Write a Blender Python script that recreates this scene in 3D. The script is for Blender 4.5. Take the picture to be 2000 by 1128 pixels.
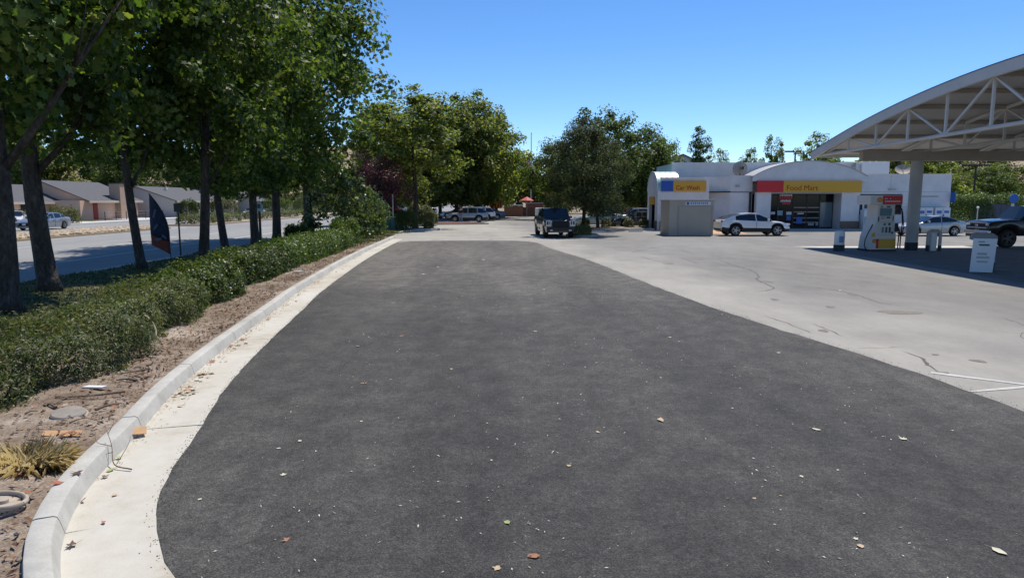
import bpy, math, random
import numpy as np
from mathutils import Vector, Matrix
for _o in list(bpy.data.objects): bpy.data.objects.remove(_o)
SC = bpy.context.scene
COL = SC.collection
R = math.radians
PI = math.pi

# ---------------------------------------------------------------- camera
cd = bpy.data.cameras.new('camera'); cd.sensor_width = 36; cd.lens = 24.0
cd.clip_start = 0.1; cd.clip_end = 9000
cam = bpy.data.objects.new('camera', cd); COL.objects.link(cam)
cam.location = (0, 0, 2.5); cam.rotation_euler = (R(90 - 7.43), 0, 0)
SC.camera = cam

# ---------------------------------------------------------------- world, sun, exposure
SUN_EL = 62.0
SUN_DIR = Vector((0.44, 0.90, 0)).normalized()          # horizontal direction towards the sun
wd = bpy.data.worlds.new('World'); SC.world = wd; wd.use_nodes = True
nt = wd.node_tree; nt.nodes.clear()
sky = nt.nodes.new('ShaderNodeTexSky'); sky.sky_type = 'NISHITA'; sky.sun_disc = False
sky.sun_elevation = R(SUN_EL); sky.sun_rotation = math.atan2(SUN_DIR.x, SUN_DIR.y)
sky.altitude = 2600; sky.air_density = 1.0; sky.dust_density = 0.0; sky.ozone_density = 3.5
bg = nt.nodes.new('ShaderNodeBackground'); bg.inputs[1].default_value = 0.145
wo = nt.nodes.new('ShaderNodeOutputWorld')
hsv = nt.nodes.new('ShaderNodeHueSaturation'); hsv.inputs['Saturation'].default_value = 1.2; hsv.inputs['Value'].default_value = 1.0; hsv.inputs['Hue'].default_value = 0.503
nt.links.new(sky.outputs[0], hsv.inputs['Color']); nt.links.new(hsv.outputs[0], bg.inputs[0]); nt.links.new(bg.outputs[0], wo.inputs[0])
sd = bpy.data.lights.new('sun', 'SUN'); sd.energy = 4.5; sd.angle = R(0.53); sd.color = (1.0, 0.94, 0.85)
sun = bpy.data.objects.new('sun', sd); COL.objects.link(sun)
_d = Vector((SUN_DIR.x * math.cos(R(SUN_EL)), SUN_DIR.y * math.cos(R(SUN_EL)), math.sin(R(SUN_EL))))
sun.rotation_euler = _d.to_track_quat('Z', 'Y').to_euler(); sun.location = (30, 60, 80)
SC.view_settings.view_transform = 'Standard'; SC.view_settings.look = 'None'
SC.view_settings.exposure = 0.15; SC.view_settings.gamma = 1.0; SC.view_settings.use_curve_mapping = False

# ---------------------------------------------------------------- materials
MATS = {}
def _nodes(name):
    m = bpy.data.materials.new(name); m.use_nodes = True
    t = m.node_tree; b = t.nodes['Principled BSDF']
    return m, t, b
def mat(name, col, rough=0.6, metal=0.0, spec=0.4, var=0.0, vscale=3.0, bump=0.0, bscale=40.0, coat=0.0, emit=0.0):
    if name in MATS: return MATS[name]
    m, t, b = _nodes(name)
    c = (*col, 1)
    b.inputs['Roughness'].default_value = rough; b.inputs['Metallic'].default_value = metal
    b.inputs['Specular IOR Level'].default_value = spec; b.inputs['Coat Weight'].default_value = coat
    b.inputs['Base Color'].default_value = c
    if emit:
        b.inputs['Emission Color'].default_value = c; b.inputs['Emission Strength'].default_value = emit
    if var or bump:
        tc = t.nodes.new('ShaderNodeTexCoord')
    if var:
        n = t.nodes.new('ShaderNodeTexNoise'); n.inputs['Scale'].default_value = vscale; n.inputs['Detail'].default_value = 6
        n.inputs['Roughness'].default_value = 0.65
        t.links.new(tc.outputs['Object'], n.inputs['Vector'])
        r = t.nodes.new('ShaderNodeValToRGB')
        r.color_ramp.elements[0].position = 0.3; r.color_ramp.elements[1].position = 0.7
        r.color_ramp.elements[0].color = (*[x * (1 - var) for x in col], 1)
        r.color_ramp.elements[1].color = (*[min(1, x * (1 + var)) for x in col], 1)
        t.links.new(n.outputs['Fac'], r.inputs[0]); t.links.new(r.outputs[0], b.inputs['Base Color'])
    if bump:
        n2 = t.nodes.new('ShaderNodeTexNoise'); n2.inputs['Scale'].default_value = bscale; n2.inputs['Detail'].default_value = 4
        t.links.new(tc.outputs['Object'], n2.inputs['Vector'])
        bp = t.nodes.new('ShaderNodeBump'); bp.inputs['Strength'].default_value = bump; bp.inputs['Distance'].default_value = 0.02
        t.links.new(n2.outputs['Fac'], bp.inputs['Height']); t.links.new(bp.outputs[0], b.inputs['Normal'])
    MATS[name] = m
    return m

def surface(name, stops, layers, rough=0.85, bump=(), speck=None, spec=0.3, fade=None):
    """a procedural ground: layers = [(scale, detail, weight, stretch)] summed into a ramp of stops; speck = (scale, threshold, colour)"""
    m, t, b = _nodes(name)
    b.inputs['Roughness'].default_value = rough; b.inputs['Specular IOR Level'].default_value = spec
    tc = t.nodes.new('ShaderNodeTexCoord'); acc = None
    for sc, det, w, st in layers:
        mp = t.nodes.new('ShaderNodeMapping'); mp.inputs['Scale'].default_value = st
        t.links.new(tc.outputs['Object'], mp.inputs[0])
        n = t.nodes.new('ShaderNodeTexNoise'); n.inputs['Scale'].default_value = sc; n.inputs['Detail'].default_value = det
        n.inputs['Roughness'].default_value = 0.6
        t.links.new(mp.outputs[0], n.inputs['Vector'])
        mm = t.nodes.new('ShaderNodeMath'); mm.operation = 'MULTIPLY_ADD'
        mm.inputs[1].default_value = w
        t.links.new(n.outputs['Fac'], mm.inputs[0])
        if acc is None: mm.inputs[2].default_value = 0.0
        else: t.links.new(acc, mm.inputs[2])
        acc = mm.outputs[0]
    r = t.nodes.new('ShaderNodeValToRGB')
    e = r.color_ramp.elements
    while len(e) < len(stops): e.new(0.5)
    for el, (p, c) in zip(e, stops): el.position = p; el.color = (*c, 1)
    t.links.new(acc, r.inputs[0])
    out = r.outputs[0]
    if speck:
        for sc, th, c in speck:
            v = t.nodes.new('ShaderNodeTexVoronoi'); v.inputs['Scale'].default_value = sc
            t.links.new(tc.outputs['Object'], v.inputs['Vector'])
            lt = t.nodes.new('ShaderNodeMath'); lt.operation = 'LESS_THAN'; lt.inputs[1].default_value = th
            t.links.new(v.outputs['Distance'], lt.inputs[0])
            sep = t.nodes.new('ShaderNodeSeparateColor'); t.links.new(v.outputs['Color'], sep.inputs[0])
            g = t.nodes.new('ShaderNodeMath'); g.operation = 'GREATER_THAN'; g.inputs[1].default_value = 0.55
            t.links.new(sep.outputs[0], g.inputs[0])
            mu = t.nodes.new('ShaderNodeMath'); mu.operation = 'MULTIPLY'
            t.links.new(lt.outputs[0], mu.inputs[0]); t.links.new(g.outputs[0], mu.inputs[1])
            mx = t.nodes.new('ShaderNodeMix'); mx.data_type = 'RGBA'
            t.links.new(mu.outputs[0], mx.inputs[0]); t.links.new(out, mx.inputs[6]); mx.inputs[7].default_value = (*c, 1)
            out = mx.outputs[2]
    if fade:                                             # colour multiplied along one direction; old lot: dust near the seam, bare grey beyond
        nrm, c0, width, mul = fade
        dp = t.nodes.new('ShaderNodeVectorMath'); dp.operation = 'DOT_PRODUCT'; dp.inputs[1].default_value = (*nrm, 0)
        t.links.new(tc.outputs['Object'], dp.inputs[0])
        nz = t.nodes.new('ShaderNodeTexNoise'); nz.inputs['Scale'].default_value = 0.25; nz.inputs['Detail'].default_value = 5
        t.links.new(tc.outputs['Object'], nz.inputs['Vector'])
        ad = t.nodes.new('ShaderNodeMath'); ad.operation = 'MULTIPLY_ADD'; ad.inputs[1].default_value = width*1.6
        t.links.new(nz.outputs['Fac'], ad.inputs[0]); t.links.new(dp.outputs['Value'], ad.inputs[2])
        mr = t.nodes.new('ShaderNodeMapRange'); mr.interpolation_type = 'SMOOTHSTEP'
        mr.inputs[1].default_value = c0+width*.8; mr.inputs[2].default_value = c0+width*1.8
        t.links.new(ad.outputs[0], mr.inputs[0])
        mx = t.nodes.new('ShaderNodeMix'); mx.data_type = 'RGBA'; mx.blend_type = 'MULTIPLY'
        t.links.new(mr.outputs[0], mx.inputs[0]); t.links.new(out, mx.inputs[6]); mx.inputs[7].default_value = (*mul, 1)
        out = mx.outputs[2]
    t.links.new(out, b.inputs['Base Color'])
    prev = None
    for sc, st, dist in bump:
        n2 = t.nodes.new('ShaderNodeTexNoise'); n2.inputs['Scale'].default_value = sc; n2.inputs['Detail'].default_value = 3
        t.links.new(tc.outputs['Object'], n2.inputs['Vector'])
        bp = t.nodes.new('ShaderNodeBump'); bp.inputs['Strength'].default_value = st; bp.inputs['Distance'].default_value = dist
        t.links.new(n2.outputs['Fac'], bp.inputs['Height'])
        if prev: t.links.new(prev, bp.inputs['Normal'])
        prev = bp.outputs[0]
    if prev: t.links.new(prev, b.inputs['Normal'])
    MATS[name] = m
    return m

def leafmat(name, cols, trans=0.35, rough=0.45, spec=0.35, tint=(1.6, 1.75, 0.65)):
    m, t, b = _nodes(name)
    g = t.nodes.new('ShaderNodeNewGeometry')
    oi = t.nodes.new('ShaderNodeObjectInfo')
    r = t.nodes.new('ShaderNodeValToRGB'); e = r.color_ramp.elements
    while len(e) < len(cols): e.new(0.5)
    for i, (el, c) in enumerate(zip(e, cols)): el.position = i / (len(cols) - 1); el.color = (*c, 1)
    t.links.new(g.outputs['Random Per Island'], r.inputs[0])
    hs = t.nodes.new('ShaderNodeHueSaturation')
    ma = t.nodes.new('ShaderNodeMapRange'); ma.inputs[3].default_value = 0.82; ma.inputs[4].default_value = 1.18
    t.links.new(oi.outputs['Random'], ma.inputs[0]); t.links.new(ma.outputs[0], hs.inputs['Value'])
    t.links.new(r.outputs[0], hs.inputs['Color'])
    t.links.new(hs.outputs[0], b.inputs['Base Color'])
    b.inputs['Roughness'].default_value = rough; b.inputs['Specular IOR Level'].default_value = spec
    tr = t.nodes.new('ShaderNodeBsdfTranslucent')
    h2 = t.nodes.new('ShaderNodeMix'); h2.data_type = 'RGBA'; h2.blend_type = 'MULTIPLY'; h2.inputs[0].default_value = 1
    t.links.new(hs.outputs[0], h2.inputs[6]); h2.inputs[7].default_value = (*tint, 1)
    t.links.new(h2.outputs[2], tr.inputs[0])
    mx = t.nodes.new('ShaderNodeMixShader'); mx.inputs[0].default_value = trans
    t.links.new(b.outputs[0], mx.inputs[1]); t.links.new(tr.outputs[0], mx.inputs[2])
    t.links.new(mx.outputs[0], t.nodes['Material Output'].inputs[0])
    MATS[name] = m
    return m

# ---------------------------------------------------------------- mesh helpers
class MB:
    def __init__(s): s.v = []; s.f = []
    def add(s, vs, fs):
        o = len(s.v); s.v += [tuple(p) for p in vs]; s.f += [tuple(i + o for i in f) for f in fs]; return s
    def box(s, x0, x1, y0, y1, z0, z1):
        return s.add([(x0,y0,z0),(x1,y0,z0),(x1,y1,z0),(x0,y1,z0),(x0,y0,z1),(x1,y0,z1),(x1,y1,z1),(x0,y1,z1)],
              [(0,3,2,1),(4,5,6,7),(0,1,5,4),(1,2,6,5),(2,3,7,6),(3,0,4,7)])
    def cbox(s, c, d, rz=0, rx=0, ry=0):
        M_ = Matrix.Translation(c) @ Matrix.Rotation(rz,4,'Z') @ Matrix.Rotation(ry,4,'Y') @ Matrix.Rotation(rx,4,'X')
        x, y, z = d[0]/2, d[1]/2, d[2]/2
        vs = [M_ @ Vector(p) for p in [(-x,-y,-z),(x,-y,-z),(x,y,-z),(-x,y,-z),(-x,-y,z),(x,-y,z),(x,y,z),(-x,y,z)]]
        return s.add(vs, [(0,3,2,1),(4,5,6,7),(0,1,5,4),(1,2,6,5),(2,3,7,6),(3,0,4,7)])
    def tube(s, pts, rad, n=8, cap=True):
        pts = [Vector(p) for p in pts]
        if not hasattr(rad, '__len__'): rad = [rad]*len(pts)
        o = len(s.v); prev = None
        for i, p in enumerate(pts):
            d = (pts[min(i+1,len(pts)-1)] - pts[max(i-1,0)])
            if d.length < 1e-9: d = Vector((0,0,1))
            d.normalize()
            if prev is None:
                a = d.orthogonal().normalized()
            else:
                a = (prev - d*prev.dot(d))
                a = a.normalized() if a.length > 1e-6 else d.orthogonal().normalized()
            prev = a; b = d.cross(a)
            for k in range(n):
                t = 2*PI*k/n
                s.v.append(tuple(p + (a*math.cos(t) + b*math.sin(t))*rad[i]))
        for i in range(len(pts)-1):
            for k in range(n):
                k2 = (k+1) % n
                s.f.append((o+i*n+k, o+i*n+k2, o+(i+1)*n+k2, o+(i+1)*n+k))
        if cap:
            s.f.append(tuple(o+k for k in range(n))[::-1]); e = o+(len(pts)-1)*n
            s.f.append(tuple(e+k for k in range(n)))
        return s
    def bar(s, a, b, w, h=None):
        """rectangular bar between two points"""
        a, b = Vector(a), Vector(b); h = h or w
        d = (b-a).normalized(); up = Vector((0,0,1))
        if abs(d.dot(up)) > 0.98: up = Vector((0,1,0))
        x = d.cross(up).normalized()*w/2; y = x.cross(d).normalized()*h/2
        vs = [a-x-y, a+x-y, a+x+y, a-x+y, b-x-y, b+x-y, b+x+y, b-x+y]
        return s.add(vs, [(0,3,2,1),(4,5,6,7),(0,1,5,4),(1,2,6,5),(2,3,7,6),(3,0,4,7)])
    def prism(s, poly, fn0, fn1):
        """poly of 2-D points, fn0 / fn1 map to the two end faces"""
        n = len(poly)
        vs = [fn0(*p) for p in poly] + [fn1(*p) for p in poly]
        fs = [tuple(range(n))[::-1], tuple(range(n, 2*n))] + [(i, (i+1) % n, n+(i+1) % n, n+i) for i in range(n)]
        return s.add(vs, fs)
    def lathe(s, prof, n=20, c=(0,0,0)):
        o = len(s.v)
        for r, z in prof:
            for k in range(n): s.v.append((c[0]+r*math.cos(2*PI*k/n), c[1]+r*math.sin(2*PI*k/n), c[2]+z))
        for i in range(len(prof)-1):
            for k in range(n):
                k2 = (k+1) % n; s.f.append((o+i*n+k, o+i*n+k2, o+(i+1)*n+k2, o+(i+1)*n+k))
        s.f.append(tuple(o+k for k in range(n))[::-1]); e = o+(len(prof)-1)*n; s.f.append(tuple(e+k for k in range(n)))
        return s
    def mesh(s, name):
        me = bpy.data.meshes.new(name); me.from_pydata(s.v, [], s.f); me.update(); return me

def link(name, me, m=None, parent=None, smooth=None, bev=0):
    o = bpy.data.objects.new(name, me); COL.objects.link(o)
    if m is not None and not me.materials: me.materials.append(MATS[m] if isinstance(m, str) else m)
    if parent: o.parent = parent
    if smooth is not None and len(me.polygons):
        me.polygons.foreach_set('use_smooth', [True]*len(me.polygons)); me.set_sharp_from_angle(angle=R(smooth))
    if bev:
        b = o.modifiers.new('bevel', 'BEVEL'); b.width = bev; b.segments = 2; b.limit_method = 'ANGLE'; b.angle_limit = R(40)
    return o
def obj(name, mb, m, parent=None, smooth=None, bev=0): return link(name, mb.mesh(name), m, parent, smooth, bev)
def tag(o, label=None, cat=None, group=None, kind=None):
    if label: o['label'] = label
    if cat: o['category'] = cat
    if group: o['group'] = group
    if kind: o['kind'] = kind
    return o
def thing(name, label, cat, loc=(0,0,0), rz=0, group=None):
    o = bpy.data.objects.new(name, None); COL.objects.link(o); o.empty_display_size = 0.3
    o.location = loc; o.rotation_euler = (0,0,rz); return tag(o, label, cat, group)
def struct(name, mb, m, smooth=None): return tag(obj(name, mb, m, None, smooth), kind='structure')
def copy_tree(o, parent=None):
    c = o.copy(); COL.objects.link(c); c.parent = parent
    for ch in list(o.children): copy_tree(ch, c)
    return c
def npmesh(name, V, F, m):
    """V (n,3) array, F (k,c) array of equal-sided faces"""
    me = bpy.data.meshes.new(name); k, c = F.shape
    me.vertices.add(len(V)); me.vertices.foreach_set('co', np.ascontiguousarray(V, dtype=np.float32).ravel())
    me.loops.add(k*c); me.loops.foreach_set('vertex_index', F.astype(np.int32).ravel())
    me.polygons.add(k); me.polygons.foreach_set('loop_start', np.arange(0, k*c, c, dtype=np.int32))
    me.update(calc_edges=True); me.materials.append(MATS[m] if isinstance(m, str) else m)
    return me
def text(name, body, size, m, parent, loc, rot=(PI/2,0,0), depth=0.01, align='LEFT', bold=0.0, sx=1.0):
    cu = bpy.data.curves.new(name, 'FONT'); cu.body = body; cu.size = size; cu.extrude = depth; cu.offset = bold; cu.align_x = align
    cu.resolution_u = 3
    t = bpy.data.objects.new('tmp', cu); COL.objects.link(t)
    bpy.context.view_layer.update()
    me = bpy.data.meshes.new_from_object(t.evaluated_get(bpy.context.evaluated_depsgraph_get()))
    bpy.data.objects.remove(t)
    me.materials.clear()
    o = link(name, me, m, parent); o.location = loc; o.rotation_euler = rot; o.scale = (sx,1,1)
    return o
def interp(x, pts): return float(np.interp(x, [p[0] for p in pts], [p[1] for p in pts]))

# ---------------------------------------------------------------- palette
surface('new_asphalt', [(0.59,(0.020,0.0195,0.0185)),(0.69,(0.050,0.048,0.0445)),(0.77,(0.086,0.081,0.073)),(0.89,(0.19,0.175,0.15))],
        [(0.20,4,0.26,(1,0.40,1)),(0.6,6,0.20,(1,0.14,1)),(2.6,8,0.24,(1,0.8,1)),(13,5,0.20,(1,1,1)),(75,3,0.52,(1,1,1))], rough=0.82,
        bump=[(85,1.0,0.014),(30,0.3,0.014)], speck=[(55,0.10,(0.16,0.155,0.145)),(16,0.045,(0.40,0.38,0.33)),(5.5,0.030,(0.55,0.52,0.45))], spec=0.35, fade=((0.0,1.0), 12.0, 13.0, (1.9,1.85,1.76)))  # paler far off: dust and grazing light both put into the colour
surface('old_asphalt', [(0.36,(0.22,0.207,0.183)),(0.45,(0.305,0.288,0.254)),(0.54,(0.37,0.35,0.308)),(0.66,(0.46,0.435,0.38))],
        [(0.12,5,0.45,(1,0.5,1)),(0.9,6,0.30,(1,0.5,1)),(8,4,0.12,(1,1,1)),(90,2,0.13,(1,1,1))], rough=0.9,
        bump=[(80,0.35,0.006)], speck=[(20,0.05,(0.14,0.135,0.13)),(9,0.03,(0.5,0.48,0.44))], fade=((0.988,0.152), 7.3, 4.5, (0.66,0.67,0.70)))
surface('street_asphalt', [(0.36,(0.22,0.218,0.212)),(0.5,(0.27,0.267,0.258)),(0.66,(0.32,0.315,0.30))],
        [(0.10,5,0.5,(1.5,0.25,1)),(1.2,5,0.3,(1,0.4,1)),(40,2,0.2,(1,1,1))], rough=0.9, bump=[(60,0.2,0.005)])
surface('concrete', [(0.38,(0.36,0.345,0.305)),(0.5,(0.46,0.445,0.40)),(0.62,(0.54,0.525,0.48))],
        [(0.7,6,0.5,(1,1,1)),(6,5,0.3,(1,1,1)),(70,2,0.2,(1,1,1))], rough=0.9, bump=[(60,0.2,0.004)], speck=[(22,0.045,(0.26,0.24,0.2))])
surface('gutter_concrete', [(0.36,(0.40,0.355,0.27)),(0.47,(0.51,0.475,0.40)),(0.62,(0.58,0.555,0.495))],
        [(0.8,6,0.55,(1,0.6,1)),(5,5,0.27,(1,1,1)),(70,2,0.18,(1,1,1))], rough=0.9, bump=[(60,0.25,0.004)], speck=[(16,0.05,(0.30,0.25,0.18))])
surface('dirt', [(0.36,(0.10,0.066,0.044)),(0.46,(0.195,0.145,0.104)),(0.54,(0.30,0.24,0.185)),(0.64,(0.47,0.41,0.34))],
        [(0.7,6,0.42,(1,1,1)),(5,6,0.33,(1,1,1)),(40,3,0.25,(1,1,1))], rough=0.95, bump=[(9,0.4,0.04),(50,0.8,0.02)],
        speck=[(28,0.13,(0.11,0.055,0.036)),(17,0.10,(0.34,0.26,0.19)),(11,0.06,(0.42,0.36,0.28))])
surface('lawn_soil', [(0.36,(0.030,0.048,0.016)),(0.46,(0.070,0.075,0.030)),(0.54,(0.165,0.14,0.075)),(0.66,(0.27,0.22,0.13))],
        [(0.5,6,0.6,(1,1,1)),(12,4,0.4,(1,1,1))], rough=0.95, bump=[(40,0.8,0.03)])
surface('dry_ground', [(0.3,(0.16,0.125,0.075)),(0.5,(0.26,0.205,0.13)),(0.7,(0.34,0.27,0.175))],
        [(0.02,6,0.5,(1,1,1)),(0.4,5,0.5,(1,1,1))], rough=0.95)
surface('hill_grass', [(0.3,(0.20,0.15,0.085)),(0.5,(0.31,0.235,0.145)),(0.7,(0.37,0.29,0.19))],
        [(0.012,6,0.5,(1,1,1)),(0.1,5,0.5,(1,1,1))], rough=0.95)
surface('red_mulch', [(0.3,(0.10,0.035,0.022)),(0.55,(0.20,0.075,0.05)),(0.75,(0.27,0.12,0.08))], [(3,5,0.5,(1,1,1)),(25,3,0.5,(1,1,1))], rough=0.95)
surface('bark', [(0.34,(0.022,0.017,0.013)),(0.46,(0.048,0.039,0.031)),(0.56,(0.078,0.066,0.054)),(0.70,(0.16,0.145,0.12))],
        [(3.5,5,0.5,(1,1,0.4)),(14,5,0.5,(1,1,0.5))], rough=0.9, bump=[(16,0.9,0.05),(50,0.6,0.02)])
surface('dark_bark', [(0.3,(0.025,0.02,0.016)),(0.6,(0.065,0.053,0.042)),(0.8,(0.11,0.095,0.08))],
        [(6,5,1.0,(1,1,0.3))], rough=0.95, bump=[(16,0.7,0.03)])
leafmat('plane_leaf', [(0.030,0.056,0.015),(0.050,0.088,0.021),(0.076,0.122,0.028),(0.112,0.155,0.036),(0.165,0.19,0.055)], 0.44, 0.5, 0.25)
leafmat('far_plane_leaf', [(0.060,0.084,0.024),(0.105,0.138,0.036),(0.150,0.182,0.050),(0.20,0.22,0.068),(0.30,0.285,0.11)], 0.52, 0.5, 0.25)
leafmat('dark_leaf', [(0.032,0.052,0.016),(0.058,0.088,0.026),(0.088,0.124,0.036),(0.135,0.160,0.050)], 0.48, .5, .25)
leafmat('olive_leaf', [(0.028,0.040,0.018),(0.052,0.068,0.032),(0.080,0.096,0.048),(0.125,0.135,0.078)], 0.3, 0.6, .15)
leafmat('plum_leaf', [(0.036,0.014,0.019),(0.066,0.026,0.033),(0.10,0.042,0.048),(0.14,0.064,0.066)], 0.38, .5, .3, (1.5,.8,.8))
leafmat('dry_leaf', [(0.10,0.075,0.06),(0.15,0.115,0.095),(0.20,0.16,0.13)], 0.1, 0.8)
leafmat('hedge_leaf', [(0.030,0.052,0.016),(0.056,0.092,0.026),(0.088,0.130,0.036),(0.130,0.168,0.046),(0.18,0.19,0.06)], 0.34, 0.42)
leafmat('juniper_leaf', [(0.042,0.060,0.024),(0.076,0.102,0.036),(0.112,0.142,0.050),(0.160,0.182,0.070),(0.24,0.215,0.105)], 0.32, 0.5)
leafmat('bright_leaf', [(0.045,0.085,0.016),(0.080,0.135,0.024),(0.120,0.175,0.034),(0.17,0.20,0.05)], 0.32)
leafmat('yellow_shrub_leaf', [(0.075,0.085,0.03),(0.13,0.14,0.045),(0.20,0.19,0.065)], 0.25)
leafmat('magnolia_leaf', [(0.036,0.058,0.020),(0.066,0.100,0.032),(0.105,0.148,0.050),(0.17,0.20,0.09)], 0.35, 0.35, 0.5)
leafmat('grass_blade', [(0.026,0.046,0.014),(0.045,0.070,0.022),(0.085,0.092,0.036),(0.20,0.165,0.085)], 0.3, 0.6)
leafmat('straw_blade', [(0.66,0.52,0.26),(0.78,0.66,0.38),(0.85,0.76,0.52)], 0.5, 0.7, .2, (1.0, .95, .8))
leafmat('litter_leaf', [(0.20,0.125,0.07),(0.30,0.20,0.115),(0.42,0.32,0.20),(0.55,0.47,0.34)], 0.1, 0.7, .2, (1,1,1))
leafmat('crumb', [(0.16,0.13,0.10),(0.40,0.36,0.28),(0.60,0.57,0.48),(0.70,0.68,0.62)], 0.0, 0.8, .2, (1,1,1))
leafmat('litter_dark', [(0.09,0.042,0.028),(0.16,0.08,0.05),(0.26,0.165,0.10),(0.36,0.27,0.18)], 0.05, 0.85, .1, (1,1,1))
mat('white_paint', (0.72,0.72,0.71), 0.6, var=0.05, vscale=1.2)
mat('line_paint', (0.50,0.49,0.46), 0.8, var=0.2, vscale=8)
mat('street_paint', (0.62,0.62,0.6), 0.8, var=0.15, vscale=6)
mat('stucco_white', (0.70,0.70,0.695), 0.85, var=0.09, vscale=0.9, bump=0.25, bscale=60)
mat('stucco_teal', (0.36,0.52,0.52), 0.7, var=0.05)
mat('teal_metal', (0.40,0.58,0.57), 0.4, 0.2, var=0.06)
mat('brown_tile', (0.20,0.135,0.095), 0.7, var=0.2, vscale=6)
mat('sign_yellow', (0.66,0.36,0.035), 0.45)
mat('sign_red', (0.58,0.028,0.035), 0.45)
mat('sign_blue', (0.018,0.095,0.42), 0.45)
mat('letter_red', (0.34,0.030,0.010), 0.5)
mat('dark_glass', (0.012,0.016,0.020), 0.06, spec=0.6)
mat('store_glass', (0.008,0.012,0.016), 0.08, spec=0.18)
mat('pale_glass', (0.16,0.22,0.25), 0.12, spec=0.6)
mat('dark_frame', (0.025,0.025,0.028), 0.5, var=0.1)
mat('steel', (0.45,0.46,0.47), 0.4, 0.6, var=0.08)
mat('grey_paint', (0.42,0.42,0.42), 0.6, var=0.06)
mat('canopy_white', (0.62,0.61,0.59), 0.6, var=0.07, vscale=0.8)
mat('canopy_deck', (0.56,0.545,0.52), 0.65, var=0.08, vscale=0.6)
mat('canopy_beam', (0.40,0.345,0.285), 0.7, var=0.08, vscale=1.5)
mat('canopy_blue', (0.03,0.09,0.36), 0.5)
mat('column_paint', (0.42,0.425,0.42), 0.6, var=0.1, vscale=1.5)
mat('dark_teal', (0.022,0.045,0.052), 0.6)
mat('shed_tan', (0.42,0.375,0.31), 0.8, var=0.06, vscale=1.0, bump=0.15, bscale=30)
mat('shed_trim', (0.36,0.345,0.32), 0.7, var=0.05)
mat('rubber', (0.014,0.014,0.015), 0.8)
mat('black_plastic', (0.018,0.018,0.02), 0.5)
mat('alloy', (0.42,0.43,0.45), 0.3, 0.8)
mat('dark_alloy', (0.07,0.07,0.075), 0.4, 0.5)
mat('chrome', (0.55,0.56,0.58), 0.18, 0.9)
mat('lamp_glass', (0.62,0.65,0.70), 0.1, spec=0.8)
mat('tail_red', (0.33,0.012,0.012), 0.2)
mat('plate', (0.62,0.63,0.66), 0.5)
mat('screen_teal', (0.03,0.16,0.22), 0.25)
mat('poster_blue', (0.06,0.16,0.50), 0.5)
mat('poster_white', (0.68,0.70,0.72), 0.5)
mat('poster_pale', (0.30,0.42,0.46), 0.4)
mat('poster_red', (0.72,0.045,0.06), 0.5)
mat('poster_dark', (0.05,0.06,0.10), 0.5)
mat('ink_grey', (0.20,0.22,0.22), 0.7)
mat('ink_green', (0.05,0.12,0.09), 0.7)
mat('brick_far', (0.26,0.125,0.085), 0.85, var=0.14, vscale=3)
mat('brick_dark', (0.13,0.08,0.062), 0.85, var=0.14, vscale=3)
mat('sign_maroon', (0.40,0.030,0.016), 0.5)
mat('golden', (0.80,0.42,0.02), 0.5)
mat('umbrella_red', (0.58,0.10,0.075), 0.7)
mat('flag_red', (0.50,0.04,0.05), 0.7)
mat('flag_blue', (0.03,0.04,0.16), 0.7)
mat('cloth_white', (0.75,0.75,0.75), 0.8)
mat('feather_navy', (0.008,0.018,0.045), 0.75, var=0.5, vscale=2.5)
mat('feather_rust', (0.16,0.035,0.018), 0.75, var=0.25, vscale=4)
mat('feather_pale', (0.075,0.10,0.125), 0.75, var=0.3, vscale=5)
mat('house_peach', (0.74,0.50,0.36), 0.85, var=0.05)
mat('house_grey', (0.50,0.48,0.46), 0.85, var=0.05)
mat('house_trim', (0.58,0.50,0.42), 0.75)
mat('roof_shingle', (0.105,0.105,0.113), 0.9, var=0.15, vscale=4)
mat('roof_tile', (0.36,0.185,0.12), 0.85, var=0.12, vscale=4)
mat('chimney_stone', (0.42,0.30,0.22), 0.9, var=0.14, vscale=5)
mat('wood_fence', (0.27,0.12,0.06), 0.85, var=0.15, vscale=3)
mat('green_mesh', (0.05,0.115,0.095), 0.8, var=0.12, vscale=4)
mat('rock', (0.46,0.37,0.26), 0.9, var=0.22, vscale=5, bump=0.4, bscale=18)
mat('median_soil', (0.36,0.285,0.20), 0.95, var=0.15)
mat('pale_concrete', (0.56,0.55,0.52), 0.9, var=0.07)
mat('crack_fill', (0.115,0.108,0.096), 0.9, var=0.25, vscale=12)
mat('oil_stain', (0.20,0.175,0.145), 0.85, var=0.2, vscale=5)
mat('twig', (0.16,0.11,0.08), 0.9, var=0.2, vscale=20)
mat('pale_twig', (0.34,0.28,0.21), 0.9, var=0.2, vscale=20)
mat('cardboard', (0.46,0.28,0.145), 0.85, var=0.1, vscale=14)
mat('lid_grey', (0.27,0.24,0.205), 0.8, var=0.15, vscale=8)
mat('lid_pale', (0.38,0.32,0.25), 0.8, var=0.15, vscale=10)
mat('pole_dark', (0.035,0.032,0.03), 0.6)
mat('disabled_blue', (0.02,0.12,0.45), 0.5)
mat('slate', (0.09,0.10,0.13), 0.8)
mat('dish_mesh', (0.34,0.29,0.23), 0.7)
mat('sidewalk_grey', (0.42,0.41,0.39), 0.9, var=0.1)  # even grey concrete for the store walkway
mat('line_paint_faded', (0.37,0.36,0.33), 0.9, var=0.2, vscale=5)
mat('apron_shade', (0.14,0.137,0.132), 0.9, var=0.25, vscale=1.2, bump=0.2, bscale=70)  # asphalt darkened so the canopy shade reads deeper
mat('ramp_orange', (0.56,0.33,0.18), 0.85, var=0.12, vscale=3)
mat('water_tank', (0.50,0.60,0.60), 0.5)
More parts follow.
